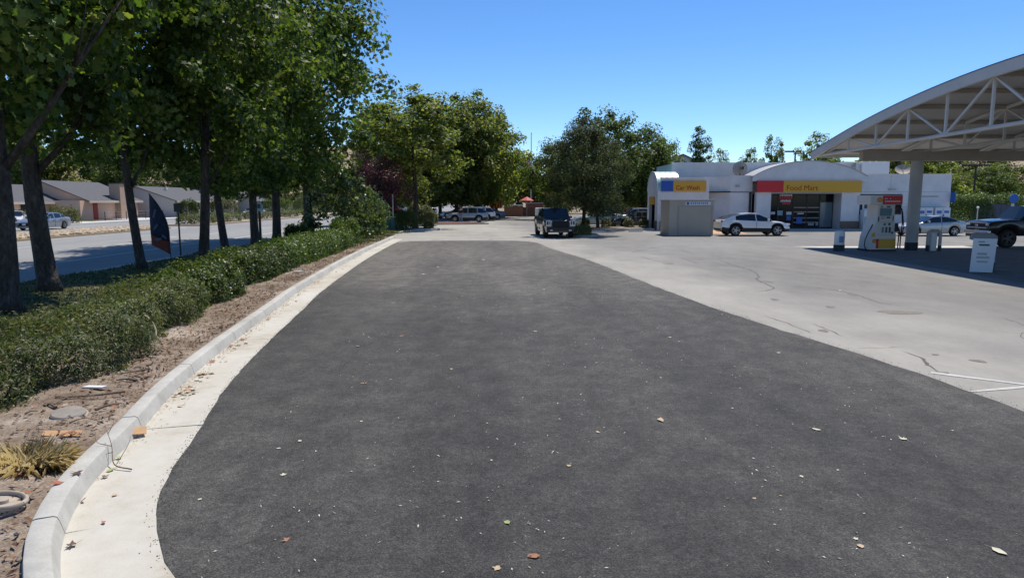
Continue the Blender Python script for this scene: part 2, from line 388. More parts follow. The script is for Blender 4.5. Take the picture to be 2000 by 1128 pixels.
# ================================================================ THE GROUND
rng = np.random.default_rng(7)
random.seed(7)
def catmull(P, step=0.3):
    P = [np.array(p, float) for p in P]; out = []
    Q = [2*P[0]-P[1]] + P + [2*P[-1]-P[-2]]
    for i in range(1, len(Q)-2):
        a, b, c, d = Q[i-1:i+3]; n = max(2, int(np.linalg.norm(c-b)/step))
        for k in range(n):
            t = k/n
            out.append(0.5*((2*b)+(-a+c)*t+(2*a-5*b+4*c-d)*t*t+(-a+3*b-3*c+d)*t**3))
    out.append(P[-1]); return np.array(out)
def offset(path, d):
    """points d to the left of the path"""
    T = np.gradient(path, axis=0); T /= np.linalg.norm(T, axis=1)[:, None]
    return path + np.stack([-T[:,1], T[:,0]], 1)*d

g = MB(); g.add([(-3000,-400,-0.06),(3000,-400,-0.06),(3000,6000,-0.06),(-3000,6000,-0.06)], [(0,1,2,3)])
struct('ground', g, 'dry_ground')

# the old lot paving, one sheet under everything paved
g = MB(); g.add([(-13.6,-25,0),(95,-25,0),(95,122,0),(-13.6,122,0)], [(0,1,2,3)])
lot = struct('lot_pavement', g, 'old_asphalt')

KERB = catmull([(2.2,0.6),(0.4,1.25),(-1.2,2.1),(-2.15,3.2),(-2.95,4.2),(-3.36,4.87),(-3.70,5.75),(-4.02,7.15),(-4.38,8.6),(-4.79,10.97),
        (-5.39,15.4),(-5.93,19.6),(-6.88,30.5),(-7.63,44.3),(-8.15,51.0),(-8.05,53.6),(-7.4,55.4),(-6.3,56.2),(-5.85,56.75),(-6.3,57.3),(-9.0,57.7),(-13.4,58.0)], 0.22)
seg = np.linalg.norm(np.diff(KERB, axis=0), axis=1); arc = np.concatenate([[0], np.cumsum(seg)])
def kerb_at(s): return np.array([np.interp(s, arc, KERB[:,0]), np.interp(s, arc, KERB[:,1])])
S_ALL = arc[-1]
s_near = float(arc[np.argmin(np.hypot(KERB[:,0]+3.40, KERB[:,1]-4.87))])
s_far = float(arc[np.argmin(np.hypot(KERB[:,0]+7.63, KERB[:,1]-44.3))])
joints = [0.0]; s = s_near - 2.45
joints = sorted([s_near - 2.45*k for k in range(0, 4) if s_near-2.45*k > 0.3]) ; joints = [0.0]+joints
s = s_near
while s < S_ALL-2: s += 2.45; joints.append(min(s, S_ALL))
if joints[-1] < S_ALL: joints.append(S_ALL)
kerb = thing('kerb', None, None); kerb['kind'] = 'structure'; del_keys = None
gutter = thing('gutter', None, None); gutter['kind'] = 'structure'
for e_ in (kerb, gutter):
    for k_ in ('label', 'category'):
        if k_ in e_: del e_[k_]
PROF = [(0.0,-0.02),(0.010,0.012),(0.038,0.122),(0.052,0.145),(0.075,0.156),(0.185,0.157),(0.205,0.150),(0.215,0.12),(0.215,-0.1)]
for j in range(len(joints)-1):
    a, b = joints[j]+0.006, joints[j+1]-0.006
    if b-a < 0.3: continue
    n = max(3, int((b-a)/0.25)); ss = np.linspace(a, b, n)
    P = np.array([kerb_at(x) for x in ss]); dz = rng.normal(0, 0.003)
    mb = MB(); rows = [offset(P, d) for d, z in PROF]
    for i in range(n):
        for k, (d, z) in enumerate(PROF):
            mb.v.append((rows[k][i][0], rows[k][i][1], z + (dz if z > 0.05 else 0) + (0.01 if 0 < i < n-1 and z > .14 else 0.008 if z > .14 else 0)))
    m_ = len(PROF)
    for i in range(n-1):
        for k in range(m_-1): mb.f.append((i*m_+k, i*m_+k+1, (i+1)*m_+k+1, (i+1)*m_+k))
    mb.f.append(tuple(range(m_))[::-1]); mb.f.append(tuple((n-1)*m_+k for k in range(m_)))
    obj('kerb_segment', mb, 'concrete', kerb, 40)
    if joints[j] < s_far-2.4:
        mb = MB(); r0 = offset(P, 0.05); r1 = offset(P, -0.60)
        for i in range(n):
            w = rng.normal(0, 0.006)
            mb.v += [(r0[i][0], r0[i][1], 0.010), (r1[i][0]+w, r1[i][1]+w, 0.014), (r1[i][0]+w, r1[i][1]+w, -0.05)]
        for i in range(n-1): mb.f += [(i*3+1, i*3, i*3+3, i*3+4), (i*3+2, i*3+1, i*3+4, i*3+5)]
        mb.f += [(0,1,2)]
        obj('gutter_slab', mb, 'gutter_concrete', gutter)
# a dark line of soil in the joints, just under the slabs
r0 = offset(KERB, 0.04); r1 = offset(KERB, -0.585); mb = MB(); n = int(np.searchsorted(arc, s_far-1.0))
for i in range(n): mb.v += [(*r0[i], 0.004), (*r1[i], 0.004)]
for i in range(n-1): mb.f.append((2*i+1, 2*i, 2*i+2, 2*i+3))
obj('joint_soil', mb, 'crack_fill', gutter)

# the newly laid asphalt
edge = offset(KERB, -0.59); i1 = int(np.searchsorted(arc, s_far-3.4))
left = []
for _a, _b in zip(edge[4:i1-1], edge[5:i1]):
    for _t in (0, .33, .66): left.append(tuple(_a+(_b-_a)*_t+rng.normal(0, .006, 2)))
right = catmull([(1.5,40.0),(1.99,35.35),(3.2,28.4),(4.27,18.82),(4.95,14.28),(5.46,11.91),(5.82,10.17),(6.0,8.83),(6.1,7.6),(6.3,3),(6.6,-8)], 0.35)
right = right + rng.normal(0, 0.014, right.shape)
far = [(-5.9,41.6),(-4.2,42.1),(-2,42.2),(0,42.0),(1.0,41.2)]
poly = left + far + [tuple(p) for p in right] + [(4,-9),(3.2,-3),(2.9,0.0)]
me = bpy.data.meshes.new('new_asphalt'); me.from_pydata([(x,y,0.008) for x, y in poly], [], [tuple(range(len(poly)))[::-1]]); me.update()
import bmesh
bm = bmesh.new(); bm.from_mesh(me); bmesh.ops.triangulate(bm, faces=bm.faces[:]); bmesh.ops.recalc_face_normals(bm, faces=bm.faces[:])
if sum(f.normal.z for f in bm.faces) < 0: bmesh.ops.reverse_faces(bm, faces=bm.faces[:])
bm.to_mesh(me); bm.free()
tag(link('new_asphalt', me, 'new_asphalt'), kind='structure')

def strip(path, w, z, jitter=0.0, taper=True, rs=None):
    """a flat ribbon along a path; w may be a list"""
    P = catmull(path, 0.12) if len(path) > 2 else np.array([np.array(path[0])+(np.array(path[1])-np.array(path[0]))*t for t in np.linspace(0,1,12)])
    n = len(P); rs = rs or rng
    P = P + rs.normal(0, jitter, P.shape)
    W = np.full(n, w/2.0)*(1 + (rs.normal(0, 0.35, n) if jitter else 0))
    W = np.clip(W, w*0.12, w*1.2)
    if taper: W *= np.clip(np.minimum(np.arange(n), n-1-np.arange(n))/4.0, 0.05, 1)
    T = np.gradient(P, axis=0); T /= np.maximum(np.linalg.norm(T, axis=1)[:,None], 1e-6); N = np.stack([-T[:,1], T[:,0]], 1)
    A, B = P+N*W[:,None], P-N*W[:,None]; mb = MB()
    for i in range(n): mb.v += [(*A[i], z), (*B[i], z)]
    mb.f = [(2*i, 2*i+1, 2*i+3, 2*i+2) for i in range(n-1)]
    return mb
cracks = [([(5.73,30.49),(5.88,28.4),(6.2,27.45)],.05),([(8.49,34.26),(8.37,30.49)],.05),([(7.32,29.94),(7.37,28.4),(7.36,26.79)],.05),
 ([(8.65,28.4),(8.53,25.75),(8.55,24.23),(8.1,22.27),(7.78,21.54),(7.59,20.09),(7.48,19.38),(7.01,18.71),(6.58,18.5)],.075),
 ([(8.03,19.85),(8.79,19.38),(9.14,18.3),(9.05,17.05),(9.05,16.45),(9.35,16.21)],.035),([(11.62,29.15),(12.1,26.79)],.04),
 ([(5.49,14.74),(5.61,13.91),(5.65,13.23),(5.68,12.61)],.03),([(6.15,13.8),(6.13,12.96),(6.12,12.23)],.03),
 ([(6.5,11.16),(6.51,10.61),(6.40,10.3),(6.33,10.1),(6.25,9.7)],.075),([(12.0,23.05),(12.27,22.27)],.04),([(5.63,32.58),(7.5,36.0),(9.17,38.19)],.05),
 ([(5.56,11.36),(6.57,11.44),(6.9,11.57)],.02),([(10.5,14.5),(10.2,13.2),(9.4,12.4),(9.2,11.2)],.02),([(3.0,46.0),(6.0,44.6),(10.0,45.5)],.05),([(-5,48),(-1,49),(3,47.5)],.06)]
for pts, w in cracks: obj('crack', strip(pts, w*.6, 0.004, 0.016), 'crack_fill', lot)
def blot(cx, cy, rx, ry, z, seed):
    q = np.random.default_rng(seed); n = 26; ph = q.uniform(0, 6.28, 4); mb = MB()
    for k in range(n):
        t = 2*PI*k/n; r = 1 + 0.16*math.sin(2*t+ph[0]) + 0.12*math.sin(3*t+ph[1]) + 0.08*math.sin(5*t+ph[2])
        mb.v.append((cx+rx*r*math.cos(t), cy+ry*r*math.sin(t), z))
    mb.f.append(tuple(range(n))); return mb
for i, (x, y, rx, ry) in enumerate([(8.7,15.1,.50,.24),(7.3,10.45,.10,.10),(6.25,9.72,.10,.07),(6.9,10.9,.05,.06),(9.05,18.0,.08,.22),(6.0,12.95,.1,.12),(7.9,20.9,.12,.2),(6.2,26.9,.22,.3),(7.9,28.9,.25,.3),(6.65,17.1,.1,.15),(7.5,15.9,.1,.12)]):
    obj('oil_stain', blot(x, y, rx, ry, 0.0045+0.0002*i, i), 'oil_stain', lot)
for a, b in (((6.02,8.72),(13.0,10.5)), ((6.12,9.72),(8.4,8.05)), ((10.2,4.0),(15.0,5.4))):
    obj('parking_line', strip([a, b], 0.085, 0.0062, 0.004, False), 'line_paint', lot)
for y0, x0, x1 in ((44.0,-7.0,-1.5),(49.5,-7.6,-2.6)):
    obj('parking_line', strip([(x0,y0),((x0+x1)/2,y0-.1),(x1,y0-.2)], 0.16, 0.0062, 0.004, False), 'line_paint', lot)
obj('pale_overlay', strip([(-7.3,41.9),(-5,42.9),(-1,43.0),(2,42.0)], 0.8, 0.0052, 0.03), 'line_paint_faded', lot)
# pale concrete strip beyond the pump shade, darkened apron within it
g = MB(); g.add([(15.0,36.9,0.004),(60,39.2,0.004),(60,36.0,0.004),(16.2,36.0,0.004)], [(0,3,2,1)]); obj('pale_apron', g, 'pale_concrete', lot)
g = MB(); g.add([(15.6,35.99,0.0045),(60,35.99,0.0045),(60,6,0.0045),(15.6,6,0.0045)], [(0,3,2,1)]); obj('shaded_apron', g, 'apron_shade', lot)  # dark sheet laid inside the canopy shadow; part of the shade is its colour

# ---- planting strip between lot and street
def gz(x, y): return 0.135 + 0.025*math.sin(x*1.7+y*0.6) + 0.02*math.sin(x*0.7-y*1.3) + 0.012*math.sin(3.1*x+2.3*y)
OUT = offset(KERB, 0.20)
idx = [i for i in range(len(KERB)) if i % 2 == 0]
mb = MB(); cols = 46
for i in idx:
    x0, y0 = OUT[i]
    xe = -13.9 if i < len(KERB)-40 else min(-13.9, x0-0.5)
    for c in range(cols):
        t = (c/(cols-1))**1.6
        x = x0 + (xe-x0)*t; y = y0 + (0.0 if y0 > 4.5 else (y0-4.5)*t*1.4)
        edge_ = min(1, t*25)
        mb.v.append((x, y, 0.105 + (gz(x, y)-0.105)*edge_ + (rng.normal(0, 0.007) if 0 < c else 0)))
for i in range(len(idx)-1):
    for c in range(cols-1): mb.f.append((i*cols+c, (i+1)*cols+c, (i+1)*cols+c+1, i*cols+c+1))
struct('planting_bed', mb, 'dirt', 60)
mb = MB(); ys = np.linspace(5, 57, 105); xs = np.linspace(-7.9, -13.9, 16)
for y in ys:
    for x in xs:
        xx = x if y > 22 or x < -9 else x
        sh = max(0, (y-22))*0.035
        xx = min(x, -7.9 - sh)
        mb.v.append((xx, y, gz(xx, y)+0.022))
for i in range(len(ys)-1):
    for c in range(len(xs)-1): mb.f.append((i*16+c, (i+1)*16+c, (i+1)*16+c+1, i*16+c+1))
struct('lawn', mb, 'lawn_soil', 60)
# grass blades on the lawn
n = 45000
X = rng.uniform(-13.9, -7.8, n); Y = 6 + 48*rng.uniform(0, 1, n)**1.5
hh = rng.uniform(.03, .085, n); a = rng.uniform(0, 2*PI, n); w = rng.uniform(.006, .014, n)*(1+Y/25)
Zb = 0.155 + 0.025*np.sin(X*1.7+Y*0.6) + 0.02*np.sin(X*0.7-Y*1.3) + 0.012*np.sin(3.1*X+2.3*Y)
lx, ly = rng.normal(0, .03, n), rng.normal(0, .03, n)
V = np.stack([np.stack([X+np.cos(a)*w, Y+np.sin(a)*w, Zb], 1), np.stack([X-np.cos(a)*w, Y-np.sin(a)*w, Zb], 1), np.stack([X+lx, Y+ly, Zb+hh], 1)], 1).reshape(-1, 3)
tag(link('grass', npmesh('grass', V, np.arange(3*n).reshape(n, 3), 'grass_blade')), 'short patchy lawn grass under the row of street trees', 'grass', kind='stuff')

# ---- the street on the left
mb = MB(); mb.box(-14.2, -13.9, -30, 260, -0.05, 0.15); struct('street_kerb', mb, 'concrete')
mb = MB(); mb.add([(-14.95,-30,0.004),(-14.2,-30,0.004),(-14.2,260,0.004),(-14.95,260,0.004)], [(0,1,2,3)]); struct('street_gutter', mb, 'pale_concrete')
mb = MB(); mb.add([(-43.5,-40,-0.004),(-14.9,-40,-0.004),(-14.9,400,-0.004),(-43.5,400,-0.004)], [(0,1,2,3)])
street = struct('street', mb, 'street_asphalt')
def sline(x, y0, y1, w=0.13): obj('lane_line', MB().add([(x-w/2,y0,0.001),(x+w/2,y0,0.001),(x+w/2,y1,0.001),(x-w/2,y1,0.001)], [(0,1,2,3)]), 'street_paint', street)
sline(-18.3, -30, 200, .15)
for x, ph in ((-22.3, 30.3-12*3+6.3), (-25.9, 37-12*4-2), (-38.7, 4)):
    for k in range(16): sline(x, ph+12*k, ph+12*k+3.4)
sline(-29.4, -30, 62, .1); sline(-34.6, -30, 62, .1)
obj('turn_line', strip([(-24.6,47.0),(-22.6,46.2)], .25, 0.0015, 0, False), 'street_paint', street)
# rocky median
mb = MB(); mb.box(-34.1, -29.9, -20, 60, -0.05, 0.13); mb.box(-34.1, -29.9, 66, 250, -0.05, 0.13)
median = struct('median', mb, 'median_soil')
V = []; F = []
ico = [(0,0,1),(.9,0,.4),(.28,.85,.4),(-.72,.53,.4),(-.72,-.53,.4),(.28,-.85,.4),(.72,.53,-.45),(-.28,.85,-.45),(-.9,0,-.45),(-.28,-.85,-.45),(.72,-.53,-.45)]
icf = [(0,1,2),(0,2,3),(0,3,4),(0,4,5),(0,5,1),(1,6,2),(2,6,7),(2,7,3),(3,7,8),(3,8,4),(4,8,9),(4,9,5),(5,9,10),(5,10,1),(1,10,6)]
for k in range(1500):
    x, y = rng.uniform(-33.9,-30.1), rng.uniform(28, 60); s_ = rng.uniform(.10,.30); q = rng.uniform(.6,1.3,(11,3)); a_ = rng.uniform(0,6.28)
    o_ = len(V)
    for (px,py,pz), qq in zip(ico, q):
        px, py, pz = px*qq[0]*s_, py*qq[1]*s_, pz*qq[2]*s_*.7
        V.append((x+px*math.cos(a_)-py*math.sin(a_), y+px*math.sin(a_)+py*math.cos(a_), .15+pz))
    F += [tuple(i+o_ for i in f) for f in icf]
me = bpy.data.meshes.new('median_rocks'); me.from_pydata(V, [], F); me.update()
tag(link('median_rocks', me, 'rock'), 'tan cobbles covering the street median', 'rocks', kind='stuff')
mb = MB(); mb.box(-43.8, -43.5, -40, 300, -0.05, 0.15); mb.box(-46.2, -43.8, -40, 300, -0.05, 0.14); struct('far_pavement', mb, 'pale_concrete')
mb = MB(); mb.add([(-95,60,0.02),(-46.2,60,0.05),(-46.2,200,0.05),(-95,200,0.02)], [(0,1,2,3)]); struct('front_yards', mb, 'lawn_soil')
mb = MB(); mb.add([(-46.25,86,0.09),(-46.25,95,0.09),(-51,93,0.09),(-51,87,0.09)], [(0,1,2,3)]); mb.add([(-46.25,72,0.09),(-46.25,77,0.09),(-54,77,0.09),(-54,73,0.09)], [(0,1,2,3)]); struct('driveway', mb, 'pale_concrete')

# ---- hills
def hill(name, cx, cy, rx, ry, h, seed, m='hill_grass', n=48):
    q = np.random.default_rng(seed); ph = q.uniform(0, 6.28, 8); mb = MB()
    for i in range(n):
        for j in range(n):
            u, v = i/(n-1)*2-1, j/(n-1)*2-1
            e = max(0, 1-u*u)*max(0, 1-v*v)
            z = h*e**0.8*(1+.22*math.sin(3*u+ph[0]+2*v)+.15*math.sin(7*u+ph[1])*math.cos(5*v+ph[2])+.07*math.sin(17*u+ph[3]+9*v)) - 0.5
            mb.v.append((cx+rx*u, cy+ry*v, z))
    for i in range(n-1):
        for j in range(n-1): mb.f.append((i*n+j, (i+1)*n+j, (i+1)*n+j+1, i*n+j+1))
    struct(name, mb, m, 60)
hill('hill', 400, 480, 330, 210, 30, 3)
hill('hill', -290, 640, 300, 220, 50, 9)
hill('mountain_ridge', 2300, 4700, 2600, 900, 260, 5)
# ================================================================ VEGETATION
T_PLANE = (np.array([(0,-.5,0),(.16,-.34,.02),(.46,-.30,.10),(.33,-.04,.05),(.52,.20,.12),(.20,.20,.02),(0,.56,-.03),(-.20,.20,.02),(-.52,.20,.12),(-.33,-.04,.05),(-.46,-.30,.10),(-.16,-.34,.02)]), 12)
T_DIA = (np.array([(0,-.5,0),(.30,.02,.10),(0,.5,-.02),(-.30,.02,.10)]), 4)
T_LONG = (np.array([(0,-.5,0),(.16,.0,.06),(0,.5,-.04),(-.16,.0,.06)]), 4)
T_PENTA = (np.array([(0,-.5,0),(.34,-.18,.10),(.26,.28,.06),(0,.52,-.05),(-.26,.28,.06),(-.34,-.18,.10)]), 6)
def scatter_leaves(P, N, S, tmpl, q):
    """place one leaf at each point P with normal N and size S -> verts, faces"""
    T, k = tmpl; n = len(P)
    N = N/np.linalg.norm(N, axis=1)[:,None]
    A = q.normal(0, 1, (n,3)); A -= N*(A*N).sum(1)[:,None]; A /= np.linalg.norm(A, axis=1)[:,None]
    B = np.cross(N, A)
    V = P[:,None,:] + S[:,None,None]*(T[None,:,0:1]*A[:,None,:] + T[None,:,1:2]*B[:,None,:] + T[None,:,2:3]*N[:,None,:])
    return V.reshape(-1,3), np.arange(n*k).reshape(n,k)
def crown_mesh(name, seed, n, prof, Rr, H0, H1, size, tmpl, m, nclump=150, clump=0.75, shell=0.5, up=0.6):
    """leaves in clumps through a crown: prof(t) = radius share at height share t"""
    q = np.random.default_rng(seed)
    t = q.beta(1.05, 1.15, nclump*3); a = q.uniform(0, 2*PI, nclump*3)
    keep = q.uniform(0, 1, nclump*3) < np.array([max(0.06, prof(x)) for x in t]); t, a = t[keep][:nclump], a[keep][:nclump]
    ph = q.uniform(0, 6.28, 6)
    lobe = 1 + .14*np.sin(2*a+ph[0]+5*t) + .12*np.sin(3*a+ph[1]-7*t) + .09*np.sin(5*a+11*t+ph[2])
    r = Rr*np.array([prof(x) for x in t])*lobe*q.uniform(0, 1, len(t))**shell
    C = np.stack([r*np.cos(a), r*np.sin(a), H0+(H1-H0)*t], 1)
    cs = clump*q.uniform(.55, 1.35, len(t))
    i = q.integers(0, len(t), n)
    D = q.normal(0, 1, (n,3)); D /= np.linalg.norm(D, axis=1)[:,None]; D *= (q.uniform(0, 1, n)**.42)[:,None]
    P = C[i] + D*cs[i][:,None]*np.array([1,1,.8])
    out = P - np.array([0,0,(H0+H1)/2]); out /= np.linalg.norm(out, axis=1)[:,None]
    N = q.normal(0, .55, (n,3)) + D*.55 + out*.35 + np.array([0,0,up])
    V, F = scatter_leaves(P, N, size*q.uniform(.6, 1.25, n), tmpl, q)
    return npmesh(name, V, F, m), C
def trunk_mesh(name, seed, H, r0, base, Rr, nl=9, lean=(0,0), m='bark', C=None, tip=0.85):
    q = np.random.default_rng(seed); mb = MB(); k = 12
    ph = q.uniform(0, 6.28, 4)
    def axis(t): return Vector((lean[0]*t*H + .10*math.sin(2.4*t*3+ph[0])*min(1, t*4), lean[1]*t*H+.10*math.sin(2*t*3+ph[1])*min(1, t*4), t*H*tip))
    pts = [axis(i/k) for i in range(k+1)]
    rad = [r0*(1.35 if i == 0 else (1-.92*(i/k))**.8) for i in range(k+1)]
    pts.insert(1, axis(.025)); rad.insert(1, r0*1.04)
    mb.tube(pts, rad, 10)
    for j in range(nl):
        t = base/(H*tip) + (0.80-base/(H*tip))*j/(nl-1)
        p0 = axis(t); a = j*2.4 + q.uniform(-.4,.4); L = Rr*q.uniform(.65, .95)*(1-.4*t)
        rise = q.uniform(.9, 1.6); pp = [p0]; L *= .8
        for s_ in (0.33, .66, 1.0):
            pp.append(p0 + Vector((math.cos(a+.3*s_)*L*s_, math.sin(a+.3*s_)*L*s_, L*rise*s_**1.15)))
        rr = r0*(1-.9*t)**.8*.42
        mb.tube(pp, [rr, rr*.72, rr*.45, rr*.16], 6)
        for b_ in range(2):
            p1 = pp[1].lerp(pp[2], q.uniform(.2,.9)); a2 = a + q.choice([-1,1])*q.uniform(.5, 1.0); L2 = L*.5
            mb.tube([p1, p1+Vector((math.cos(a2)*L2*.5, math.sin(a2)*L2*.5, L2*.35)), p1+Vector((math.cos(a2)*L2, math.sin(a2)*L2, L2*.8))], [rr*.4, rr*.25, rr*.07], 5)
    me = mb.mesh(name); me.materials.append(MATS[m])
    me.polygons.foreach_set('use_smooth', [True]*len(me.polygons)); return me
def place_tree(kind, label, loc, cm, tm, rz=0, s=1.0, sz=None, group=None, lean=(0,0), cat='tree', crz=None, lift=(0,1)):
    t = thing(kind, label, cat, loc, rz, group); t.scale = (s, s, sz or s)
    tr = link('trunk', tm, None, t); cr = link('crown', cm, None, t)
    tr.rotation_euler = (lean[1], lean[0], 0)
    if crz is not None: cr.rotation_euler = (0, 0, crz)
    cr['kind'] = 'stuff'; cr.location.z = lift[0]; cr.scale.z = lift[1]
    return t
# London planes: the near row
def p_near(t): return (0.52+0.48*min(1, t/.30)) if t < .30 else (1-((t-.30)/.72)**2.0*.80)
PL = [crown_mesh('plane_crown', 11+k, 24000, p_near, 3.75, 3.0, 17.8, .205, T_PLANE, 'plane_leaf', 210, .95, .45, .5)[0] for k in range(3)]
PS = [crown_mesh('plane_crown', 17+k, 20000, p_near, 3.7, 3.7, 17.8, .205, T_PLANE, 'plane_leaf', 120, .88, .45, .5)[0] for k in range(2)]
PT = [trunk_mesh('plane_trunk', 21+k, 17, .28, 2.9, 4.0, 11) for k in range(3)]
row = [(-10.6,14.1,'nearest street tree, its thick trunk cut off by the left edge',.98,.30,0.02,-.03),
       (-11.95,17.5,'second nearest street tree with thick forked trunk beside the road',1.0,1.7,-.05,0),
       (-12.85,23.6,'street tree with straight leaning trunk just left of the feather flag',.92,0.2,-.09,0),
       (-11.8,26.0,'street tree leaning right just right of the thin street sign post',.96,4.0,.09,0),
       (-13.1,31.2,'street tree with trunk leaning left, fifth from the left edge',.94,.9,-.08,0),
       (-13.3,35.4,'street tree with upright trunk just left of the bus stop post',.97,2.2,0,0),
       (-13.7,39.8,'street tree with pale scar on trunk behind the clipped hedge',1.1,5.0,.02,0),
       (-13.2,44.6,'last street tree of the near row beside the round dark shrub',1.46,2.9,.0,0)]
for i, (x, y, lab, s_, rz, l0, l1) in enumerate(row):
    t = place_tree('plane_tree', lab, (x, y, .12), PS[i % 2] if i < 4 else PL[i % 3], PT[(i+1) % 3], 0, s_, s_*(1.0 if i < 7 else .90), 'plane trees along the street', (l0, l1), crz=rz)
    k_ = [.95,.85,.62,.72,.68,.8,.8,.75][i]; [c for c in t.children if c.name.startswith('trunk')][0].scale = (k_,k_,1)
# the group in the middle distance
def p_oval(t): return max(.1, math.sin(PI*min(1, (t*.86+.14)))**.62)
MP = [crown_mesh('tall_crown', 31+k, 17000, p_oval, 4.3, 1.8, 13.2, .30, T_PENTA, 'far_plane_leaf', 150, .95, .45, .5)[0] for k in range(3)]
MT = trunk_mesh('tall_trunk', 41, 12.5, .24, 2.6, 3.4, 9)
mids = [(-8.6,60.8,1.05,.93,'plane tree with slim dark trunk rising left of the silver parked SUV'),(-13.0,70,1.1,.92,'smaller plane tree behind the purple tree, left end of middle group'),
        (-7.0,87,1.12,1.16,'plane tree behind the silver SUV, second of the middle group'),(-4.6,91,1.2,1.24,'tallest plane tree of the middle group, behind the parked white SUV'),
        (-2.9,98,1.1,1.12,'plane tree on the right shoulder of the middle group'),(-11.5,84,1.1,1.1,'plane tree at the back of the middle group, behind the slim trunk'),
        (1.0,120,.85,.84,'low plane tree left of the flagpole at the right end of the group'),(4.6,124,.85,.72,'distant tree right behind the flagpole'),(-5.0,96,1.15,1.2,'plane tree filling the gap behind the white SUV'),(-9.6,92,1.1,1.1,'plane tree filling the gap behind the silver SUV bonnet')]
for i, (x, y, s_, sz, lab) in enumerate(mids):
    place_tree('plane_tree', lab, (x, y, 0.05), MP[i % 3], MT, i*1.3, s_, sz, 'plane trees in the middle distance', lift=(2.6,.80) if i == 0 else (1.2,.91) if i == 1 else (0,1))
# dense trees behind the car wash
def p_round(t): return max(.12, math.sin(PI*min(1, (t*.9+.1)))**.5)
DN = [crown_mesh('dense_crown', 51+k, 15000, p_round, 4.5, 1.6, 10.4, .30, T_DIA, 'dark_leaf', 130, 1.05, .5, .55)[0] for k in range(3)]
DT = trunk_mesh('dense_trunk', 61, 10, .25, 1.8, 3.8, 8, m='dark_bark')
dens = [(10.4,80,1.18,1.22,'big dark tree, tallest one behind the grey-leaved tree'),(15.6,82,1.05,1.08,'dark tree directly left of the car wash roof'),(6.2,88,1.0,.95,'dark tree behind the left side of the grey-leaved tree'),(18.5,88,.80,1.0,'dark tree right behind the car wash end')]
for i, (x, y, s_, sz, lab) in enumerate(dens):
    place_tree('shade_tree', lab, (x, y, 0), DN[i % 3], DT, i*2.1, s_, sz, 'dark trees behind the car wash')
# slim trees above the store roof
SL = crown_mesh('slim_crown', 71, 4200, lambda t: .45+.55*math.sin(PI*t), 1.7, 5.0, 12.6, .26, T_DIA, 'dark_leaf', 46, .62, .6, .4)[0]
SB = crown_mesh('sparse_crown', 72, 5200, p_round, 2.7, 3.5, 9.6, .26, T_DIA, 'far_plane_leaf', 52, .7, .6, .4)[0]
slims = [(25.9,96,1.0,1.0,SL,'slim ragged tree, tallest above the store roof'),(28.6,96,.95,.97,SB,'rounded tree right beside the slim ragged one above the roof'),(33.8,98,.85,1.0,SB,'left of the two sparse trees behind the mesh dish'),(36.6,98,.75,1.18,SB,'right sparse tree with tall top behind the store arch'),
         (40.3,92,1.25,1.16,SB,'tree with its crown meeting the canopy tip'),(43.5,94,1.1,1.0,SB,'tree hidden partly by the canopy tip, above the store'),(22.5,99,.6,.7,SB,'small tree by the tiled roof behind the store')]
for i, (x, y, s_, sz, cm, lab) in enumerate(slims):
    place_tree('roadside_tree', lab, (x, y, 0), cm, DT, i*1.9, s_, sz, 'trees behind the store')
# the grey-leaved tree beside the dark pickup and its neighbour
OL = crown_mesh('olive_crown', 81, 22000, lambda t: max(.15, math.sin(PI*min(1, (t*.8+.2)))**.6), 2.9, 1.5, 7.9, .21, T_LONG, 'olive_leaf', 95, .72, .5, .5)[0]
OT = trunk_mesh('olive_trunk', 82, 7.4, .15, 1.7, 2.2, 8, m='dark_bark')
place_tree('olive_tree', 'grey-green tree in the kerbed island beside the dark pickup', (5.05,48.7,.1), OL, OT, .4, 1.0)
place_tree('olive_tree', 'second grey-green tree with thick trunk behind the wheel stops', (7.2,57.5,.1), OL, OT, 2.6, 1.0, .93)
# purple-leaved plums and a bare dry tree
PU = crown_mesh('plum_crown', 91, 9000, p_round, 2.7, 1.6, 6.3, .17, T_DIA, 'plum_leaf', 75, .75, .5, .5)[0]
place_tree('plum_tree', 'dark purple-leaved tree above the red SUV', (-10.6,56.0,.05), PU, OT, .9, .88, .95)
place_tree('plum_tree', 'second purple-leaved tree, half hidden behind the magnolia', (-15.2,68,.0), PU, OT, 2.9, 1.05, .9)
DRY = crown_mesh('dry_crown', 92, 3200, p_round, 2.9, 3.0, 8.6, .22, T_LONG, 'dry_leaf', 70, .7, .55, .3)[0]
place_tree('dry_tree', 'brown half-bare tree above the purple one', (-12.2,61.0,0), DRY, OT, 1.0, .85, .90)
